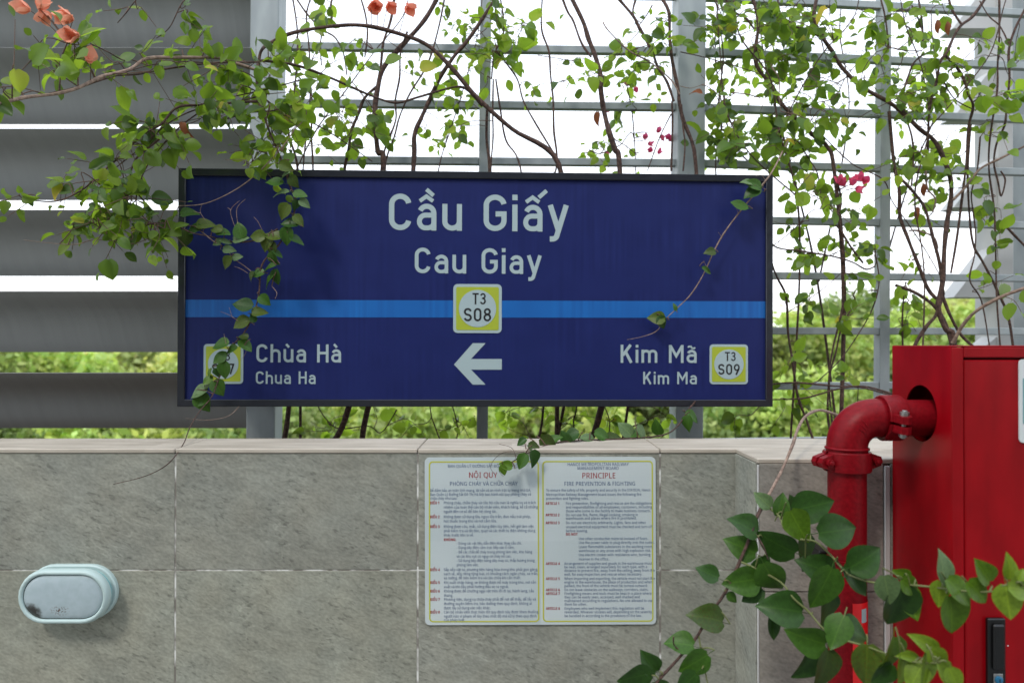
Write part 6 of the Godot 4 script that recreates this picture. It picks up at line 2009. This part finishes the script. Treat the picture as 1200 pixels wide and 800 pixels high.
func vine_foreground() -> void:
	var v := vine("bougainvillea_vine", "foreground bougainvillea branch with large leaves in front of the riser pipe and red cabinet", spot(955, 482, 1.9), 9)
	stem(v, [P(1010, 490, 2.2), P(985, 487, 2.1), P(962, 481, 1.95), P(945, 487, 1.8), P(935, 503, 1.68), P(930, 520, 1.6), P(917, 548, 1.54), P(905, 572, 1.48), P(895, 590, 1.43)], 0.0046, 0.0040, M.pale_bark, "stem", 0.001)
	stem(v, [P(895, 590, 1.43), P(887, 605, 1.4), P(878, 630, 1.38), P(868, 655, 1.37), P(857, 680, 1.36), P(845, 700, 1.36), P(830, 722, 1.35), P(815, 745, 1.34), P(795, 770, 1.32), P(773, 795, 1.3), P(740, 835, 1.28)], 0.0040, 0.0028, M.bark, "stem", 0.001)
	stem(v, [P(893, 590, 1.43), P(903, 597, 1.42), P(914, 606, 1.4), P(920, 620, 1.38), P(936, 630, 1.36), P(957, 634, 1.35), P(975, 652, 1.33), P(990, 668, 1.31), P(1000, 677, 1.3), P(1025, 682, 1.27), P(1060, 683, 1.22), P(1090, 688, 1.19), P(1130, 690, 1.15), P(1165, 690, 1.12), P(1210, 683, 1.08)], 0.0028, 0.0017, M.green_stem, "stem", 0.001)
	stem(v, [P(866, 657, 1.37), P(890, 668, 1.35), P(915, 682, 1.33), P(930, 700, 1.31), P(946, 717, 1.3), P(965, 735, 1.28), P(985, 748, 1.26), P(1015, 757, 1.22), P(1040, 765, 1.18), P(1068, 773, 1.14), P(1098, 776, 1.1)], 0.0026, 0.0015, M.green_stem, "stem", 0.001)
	stem(v, [P(882, 620, 1.39), P(892, 640, 1.37), P(900, 655, 1.36)], 0.0022, 0.0016, M.bark, "twig", 0.001)
	stem(v, [P(800, 764, 1.32), P(790, 755, 1.32), P(789, 745, 1.31)], 0.002, 0.0014, M.bark, "twig", 0.0)
	stem(v, [P(818, 742, 1.34), P(825, 780, 1.32), P(830, 805, 1.31)], 0.002, 0.0014, M.green_stem, "twig", 0.0)
	# px, py, length, tip direction, distance, tone, shape
	var L := [
		[893, 585, 26, 225, 1.42, 4, 4], [872, 614, 40, 215, 1.38, 0, 1], [868, 640, 40, 205, 1.38, 1, 3], [915, 590, 30, 290, 1.41, 1, 4], [928, 591, 30, 250, 1.42, 0, 2], [955, 592, 52, 345, 1.40, 0, 0], [936, 617, 48, 60, 1.36, 2, 2],
		[985, 621, 54, 352, 1.33, 0, 3], [908, 636, 52, 205, 1.38, 0, 0], [942, 648, 46, 100, 1.39, 0, 2], [868, 681, 44, 172, 1.35, 1, 1], [905, 678, 46, 60, 1.34, 1, 1], [892, 662, 36, 300, 1.37, 0, 0], [881, 697, 30, 150, 1.36, 0, 4],
		[957, 664, 46, 205, 1.36, 0, 3], [963, 690, 58, 115, 1.30, 1, 0], [914, 712, 54, 190, 1.31, 0, 1], [906, 735, 34, 85, 1.33, 0, 5], [943, 747, 50, 195, 1.27, 1, 0], [947, 777, 54, 130, 1.30, 0, 2], [980, 741, 46, 120, 1.26, 1, 1],
		[1004, 739, 44, 20, 1.27, 0, 3], [1016, 654, 48, 330, 1.29, 0, 1], [1004, 682, 48, 50, 1.31, 0, 5], [968, 716, 46, 110, 1.33, 0, 2], [968, 786, 50, 100, 1.25, 0, 0], [1016, 780, 50, 95, 1.21, 1, 5],
		[1040, 692, 40, 75, 1.20, 4, 0], [1052, 712, 60, 98, 1.22, 0, 1], [1066, 706, 44, 75, 1.23, 1, 2], [1056, 672, 22, 200, 1.22, 1, 4], [1068, 688, 30, 40, 1.21, 1, 3], [1105, 662, 44, 268, 1.17, 4, 0], [1100, 696, 32, 100, 1.18, 2, 2],
		[1117, 722, 50, 80, 1.16, 1, 1], [1125, 694, 42, 50, 1.15, 1, 0], [1152, 668, 36, 235, 1.13, 1, 4], [1183, 663, 34, 258, 1.10, 2, 5], [1181, 706, 42, 88, 1.10, 2, 0], [1148, 694, 36, 45, 1.13, 1, 3], [1197, 690, 34, 10, 1.09, 3, 1], [1196, 672, 16, 300, 1.09, 3, 4],
		[1045, 770, 52, 95, 1.16, 1, 3], [1060, 785, 48, 80, 1.15, 2, 1], [1086, 784, 44, 105, 1.12, 2, 0], [1082, 752, 40, 212, 1.12, 3, 5], [1100, 771, 30, 50, 1.11, 3, 1], [1106, 790, 36, 60, 1.10, 3, 4], [1034, 790, 34, 130, 1.17, 0, 0], [1072, 793, 40, 120, 1.13, 2, 2], [1062, 768, 26, 190, 1.14, 3, 5], [1118, 796, 30, 70, 1.09, 3, 0],
		[828, 670, 30, 205, 1.36, 0, 0], [828, 722, 44, 200, 1.34, 0, 1], [795, 752, 36, 190, 1.33, 1, 1], [812, 777, 42, 150, 1.31, 1, 0], [760, 774, 34, 235, 1.31, 0, 4], [742, 792, 44, 170, 1.3, 0, 1], [803, 800, 36, 140, 1.3, 0, 2], [776, 812, 36, 60, 1.3, 0, 0],
		[858, 700, 16, 40, 1.36, 1, 4]]
	for l in L:
		if l[0] > 1030 and (l[5] == 1 or l[5] == 2):
			l[5] += 1
		leaf_at(v, l[0], l[1], l[2] * 0.93, l[3], l[4], l[5], Vector3(v.rng.randfn() * 0.3, 0.3 + v.rng.randfn() * 0.25, 1.0), l[6])
	finish(v, M.green_stem)

func vine_behind() -> void:
	var v := vine("bougainvillea_vine", "low bougainvillea foliage seen between parapet and sign and behind the rails", spot(560, 545, 2.7), 10)
	stem(v, [P(330, 525, 2.5), P(337, 480, 2.5), P(350, 300, 2.5)], 0.011, 0.009, M.bark)
	stem(v, [P(626, 525, 2.5), P(635, 480, 2.5), P(640, 300, 2.5)], 0.0055, 0.005, M.bark)
	stem(v, [P(649, 525, 2.5), P(660, 478, 2.5), P(690, 300, 2.5)], 0.0075, 0.006, M.bark)
	stem(v, [P(728, 525, 2.5), P(735, 478, 2.5), P(760, 300, 2.5)], 0.006, 0.005, M.bark)
	stem(v, [P(676, 525, 2.5), P(672, 495, 2.5), P(676, 475, 2.5), P(690, 380, 2.5)], 0.0034, 0.003, M.bark)
	stem(v, [P(372, 475, 2.5), P(382, 492, 2.5), P(400, 503, 2.5), P(430, 500, 2.5), P(448, 505, 2.5), P(465, 480, 2.5)], 0.0026, 0.0022, M.bark)
	stem(v, [P(520, 525, 2.52), P(510, 500, 2.52), P(504, 475, 2.52), P(500, 400, 2.52)], 0.0026, 0.0024, M.bark)
	stem(v, [P(533, 525, 2.52), P(535, 500, 2.52), P(530, 475, 2.52)], 0.0026, 0.0024, M.bark)
	stem(v, [P(712, 525, 2.5), P(716, 495, 2.5), P(708, 475, 2.5)], 0.0028, 0.0022, M.bark)
	stem(v, [P(690, 175, 2.62), P(705, 178, 2.62), P(725, 170, 2.62), P(745, 165, 2.62), P(745, 300, 2.62)], 0.0024, 0.0024, M.bark)
	stem(v, [P(735, 100, 2.62), P(740, 130, 2.62), P(744, 165, 2.62)], 0.0024, 0.0026, M.bark)
	stem(v, [P(1062, 520, 2.66), P(1058, 380, 2.66), P(1062, 330, 2.66)], 0.004, 0.003, M.bark)
	var t := [0.06, 0.28, 0.36, 0.28, 0.02]
	shoots(v, 372, 494, 26, 14, 2.55, 12, 0.046, t, 0.05)
	shoots(v, 420, 492, 26, 14, 2.55, 10, 0.044, t, 0.05)
	shoots(v, 478, 494, 28, 14, 2.58, 12, 0.046, t, 0.06)
	shoots(v, 530, 492, 24, 14, 2.58, 11, 0.046, t, 0.06)
	shoots(v, 590, 494, 26, 14, 2.58, 14, 0.046, t, 0.06)
	shoots(v, 640, 490, 26, 14, 2.56, 10, 0.048, t, 0.06)
	shoots(v, 700, 490, 32, 14, 2.56, 14, 0.050, t, 0.06)
	shoots(v, 762, 490, 26, 14, 2.56, 12, 0.048, [0.05, 0.25, 0.3, 0.3, 0.1], 0.06)
	shoots(v, 716, 175, 38, 16, 2.64, 26, 0.036, t, 0.05)
	shoots(v, 735, 140, 18, 24, 2.64, 18, 0.038, t, 0.05)
	shoots(v, 748, 105, 18, 16, 2.64, 12, 0.040, t, 0.05)
	shoots(v, 1060, 345, 22, 20, 2.68, 16, 0.052, [0.05, 0.3, 0.4, 0.25, 0], 0.05)
	shoots(v, 1058, 380, 24, 20, 2.68, 16, 0.052, [0.05, 0.3, 0.4, 0.25, 0], 0.05)
	for f in [[745, 101], [738, 100], [714, 130], [757, 162], [760, 168], [771, 155], [775, 158], [783, 162], [786, 165], [772, 180], [710, 181], [762, 176]]:
		flower(v, f[0], f[1], 2.66, 0.024, 1)
	dry_leaf(v, 700, 128, 2.5, 0.045, 95)
	finish(v, M.twig)

func vine_outside() -> void:
	var v := vine("bougainvillea_vine", "small bright bougainvillea leaves hanging outside the rails right of the wide post", spot(985, 545, 2.82), 11)
	stem(v, [P(985, 540, 2.82), P(960, 330, 2.82), P(930, 200, 2.8), P(905, 110, 2.78), P(890, 40, 2.78), P(895, -15, 2.78)], 0.006, 0.003, M.bark)
	stem(v, [P(960, 330, 2.82), P(985, 220, 2.82), P(995, 120, 2.82), P(985, 40, 2.82), P(990, -15, 2.82)], 0.004, 0.0024, M.bark)
	stem(v, [P(930, 200, 2.8), P(880, 190, 2.78), P(850, 140, 2.76), P(838, 60, 2.76), P(845, -15, 2.76)], 0.004, 0.0024, M.bark)
	stem(v, [P(1040, 300, 2.84), P(1070, 200, 2.84), P(1100, 120, 2.84), P(1095, 20, 2.84), P(1100, -15, 2.84)], 0.004, 0.0024, M.bark)
	var t := [0.04, 0.22, 0.38, 0.34, 0.02]
	shoots(v, 850, 40, 24, 40, 2.78, 26, 0.040, t, 0.06)
	shoots(v, 890, 60, 34, 50, 2.80, 38, 0.040, t, 0.06)
	shoots(v, 940, 60, 40, 50, 2.80, 30, 0.040, t, 0.06)
	shoots(v, 860, 150, 30, 36, 2.78, 32, 0.042, t, 0.06)
	shoots(v, 915, 150, 40, 40, 2.80, 34, 0.042, t, 0.06)
	shoots(v, 975, 150, 34, 50, 2.82, 20, 0.040, t, 0.06)
	shoots(v, 960, 230, 40, 34, 2.82, 24, 0.042, t, 0.06)
	shoots(v, 960, 290, 45, 24, 2.82, 22, 0.042, t, 0.06)
	shoots(v, 1075, 110, 40, 50, 2.84, 34, 0.042, t, 0.06)
	shoots(v, 1090, 200, 34, 34, 2.84, 24, 0.044, t, 0.06)
	finish(v, M.twig)

func vine_by_left_post() -> void:
	var v := vine("bougainvillea_vine", "thick leafy tangle of bougainvillea round the left post just above the sign", spot(352, 545, 2.46), 12)
	stem(v, [P(352, 540, 2.46), P(352, 300, 2.46), P(346, 200, 2.45), P(338, 150, 2.42), P(345, 100, 2.4), P(350, 40, 2.42), P(340, -15, 2.44)], 0.0055, 0.003, M.bark)
	stem(v, [P(346, 200, 2.45), P(370, 150, 2.44), P(400, 110, 2.44), P(440, 60, 2.46), P(470, 20, 2.48), P(480, -15, 2.5)], 0.003, 0.002, M.bark)
	stem(v, [P(338, 150, 2.42), P(318, 120, 2.3), P(300, 105, 2.22), P(280, 98, 2.18)], 0.0026, 0.0016, M.bark)
	stem(v, [P(338, 160, 2.42), P(322, 170, 2.3), P(306, 180, 2.2), P(295, 190, 2.15)], 0.0024, 0.0014, M.bark)
	stem(v, [P(500, 300, 2.5), P(512, 195, 2.52), P(530, 150, 2.54), P(545, 100, 2.55), P(560, 40, 2.56), P(566, -15, 2.56)], 0.003, 0.002, M.bark)
	var t := [0.14, 0.34, 0.32, 0.18, 0.02]
	shoots(v, 318, 108, 30, 26, 2.26, 34, 0.046, t, 0.05)
	shoots(v, 325, 150, 30, 28, 2.26, 40, 0.044, t, 0.05)
	shoots(v, 305, 182, 24, 14, 2.18, 18, 0.040, t, 0.03)
	shoots(v, 360, 110, 30, 34, 2.40, 30, 0.046, t, 0.05)
	shoots(v, 385, 160, 30, 26, 2.44, 22, 0.042, t, 0.05)
	shoots(v, 430, 140, 34, 30, 2.46, 22, 0.042, t, 0.05)
	shoots(v, 440, 60, 50, 40, 2.5, 22, 0.036, [0.05, 0.3, 0.4, 0.25, 0], 0.05)
	shoots(v, 350, 40, 24, 34, 2.44, 16, 0.044, t, 0.05)
	shoots(v, 535, 130, 28, 46, 2.55, 34, 0.038, [0.05, 0.3, 0.4, 0.25, 0], 0.05)
	shoots(v, 560, 30, 24, 34, 2.56, 24, 0.040, [0.05, 0.3, 0.4, 0.25, 0], 0.05)
	finish(v, M.twig)

func vine_right_top() -> void:
	var v := vine("bougainvillea_vine", "shaded dark green bougainvillea foliage in front of the rails at upper right", spot(925, 545, 2.5), 13)
	stem(v, [P(925, 540, 2.5), P(940, 330, 2.5), P(935, 230, 2.48), P(915, 150, 2.47), P(900, 90, 2.47), P(868, 40, 2.48), P(860, -15, 2.5)], 0.0046, 0.0024, M.bark)
	stem(v, [P(915, 150, 2.47), P(940, 100, 2.47), P(968, 60, 2.48), P(1000, 20, 2.5), P(1010, -15, 2.5)], 0.003, 0.002, M.bark)
	stem(v, [P(935, 230, 2.48), P(880, 180, 2.46), P(852, 130, 2.46), P(846, 70, 2.47), P(840, -15, 2.5)], 0.003, 0.002, M.bark)
	stem(v, [P(1075, 540, 2.48), P(1080, 330, 2.48), P(1072, 230, 2.48), P(1090, 150, 2.48), P(1080, 80, 2.48), P(1060, 30, 2.5), P(1055, -15, 2.5)], 0.0036, 0.002, M.bark)
	stem(v, [P(1090, 150, 2.48), P(1125, 110, 2.46), P(1160, 60, 2.46), P(1180, 10, 2.46), P(1185, -15, 2.46)], 0.0026, 0.0018, M.bark)
	var t := [0.30, 0.42, 0.2, 0.06, 0.02]
	shoots(v, 850, 30, 24, 30, 2.5, 22, 0.044, t, 0.04)
	shoots(v, 895, 30, 34, 32, 2.5, 34, 0.046, t, 0.04)
	shoots(v, 940, 80, 34, 36, 2.48, 30, 0.046, t, 0.04)
	shoots(v, 850, 150, 20, 34, 2.48, 26, 0.044, t, 0.04)
	shoots(v, 905, 150, 40, 32, 2.47, 36, 0.046, t, 0.04)
	shoots(v, 960, 30, 30, 24, 2.5, 16, 0.042, t, 0.04)
	shoots(v, 1075, 110, 34, 40, 2.48, 36, 0.042, t, 0.05)
	shoots(v, 1060, 200, 30, 30, 2.48, 16, 0.042, t, 0.04)
	shoots(v, 1150, 80, 34, 40, 2.46, 24, 0.042, t, 0.05)
	shoots(v, 1000, 120, 36, 50, 2.5, 18, 0.040, t, 0.05)
	shoots(v, 1060, 20, 40, 20, 2.5, 20, 0.042, t, 0.04)
	finish(v, M.twig)

func vine_left_lower() -> void:
	var v := vine("bougainvillea_vine", "leafy bougainvillea shoots drooping in front of the slats left of the sign's top corner", spot(303, 112, 2.22), 14)
	stem(v, [P(303, 112, 2.22), P(275, 116, 2.17), P(240, 126, 2.13), P(212, 134, 2.09), P(188, 150, 2.07), P(165, 168, 2.05), P(140, 192, 2.03), P(112, 212, 2.0)], 0.0028, 0.0014, M.bark)
	stem(v, [P(240, 126, 2.13), P(208, 146, 2.09), P(182, 176, 2.06), P(164, 205, 2.03), P(158, 235, 2.02), P(168, 258, 2.02), P(192, 268, 2.03)], 0.0028, 0.0014, M.bark)
	stem(v, [P(158, 235, 2.02), P(135, 254, 2.0), P(108, 262, 1.98), P(76, 262, 1.97)], 0.002, 0.0012, M.bark)
	stem(v, [P(303, 112, 2.22), P(302, 96, 2.22), P(280, 82, 2.18), P(230, 72, 2.08), P(170, 76, 1.98), P(110, 96, 1.86), P(50, 110, 1.72)], 0.0026, 0.0014, M.bark)
	var t := [0.18, 0.38, 0.32, 0.10, 0.02]
	shoots(v, 235, 122, 34, 18, 2.11, 22, 0.048, t, 0.03)
	shoots(v, 270, 112, 26, 22, 2.16, 18, 0.046, t, 0.03)
	shoots(v, 200, 150, 26, 20, 2.08, 20, 0.048, t, 0.03)
	shoots(v, 165, 175, 26, 24, 2.05, 22, 0.046, t, 0.03)
	shoots(v, 135, 200, 26, 20, 2.02, 20, 0.044, t, 0.03)
	shoots(v, 150, 228, 22, 22, 2.02, 20, 0.048, t, 0.03)
	shoots(v, 95, 222, 28, 12, 1.99, 12, 0.042, t, 0.02)
	shoots(v, 90, 262, 32, 13, 1.98, 20, 0.048, t, 0.02)
	shoots(v, 150, 266, 30, 14, 2.01, 20, 0.048, t, 0.03)
	shoots(v, 190, 270, 22, 12, 2.03, 14, 0.046, t, 0.02)
	shoots(v, 225, 70, 34, 14, 2.07, 14, 0.040, t, 0.03)
	shoots(v, 165, 74, 34, 14, 1.98, 12, 0.040, t, 0.03)
	shoots(v, 75, 82, 34, 24, 1.78, 14, 0.048, t, 0.03)
	shoots(v, 20, 100, 24, 16, 1.64, 8, 0.054, t, 0.02)
	finish(v, M.twig)
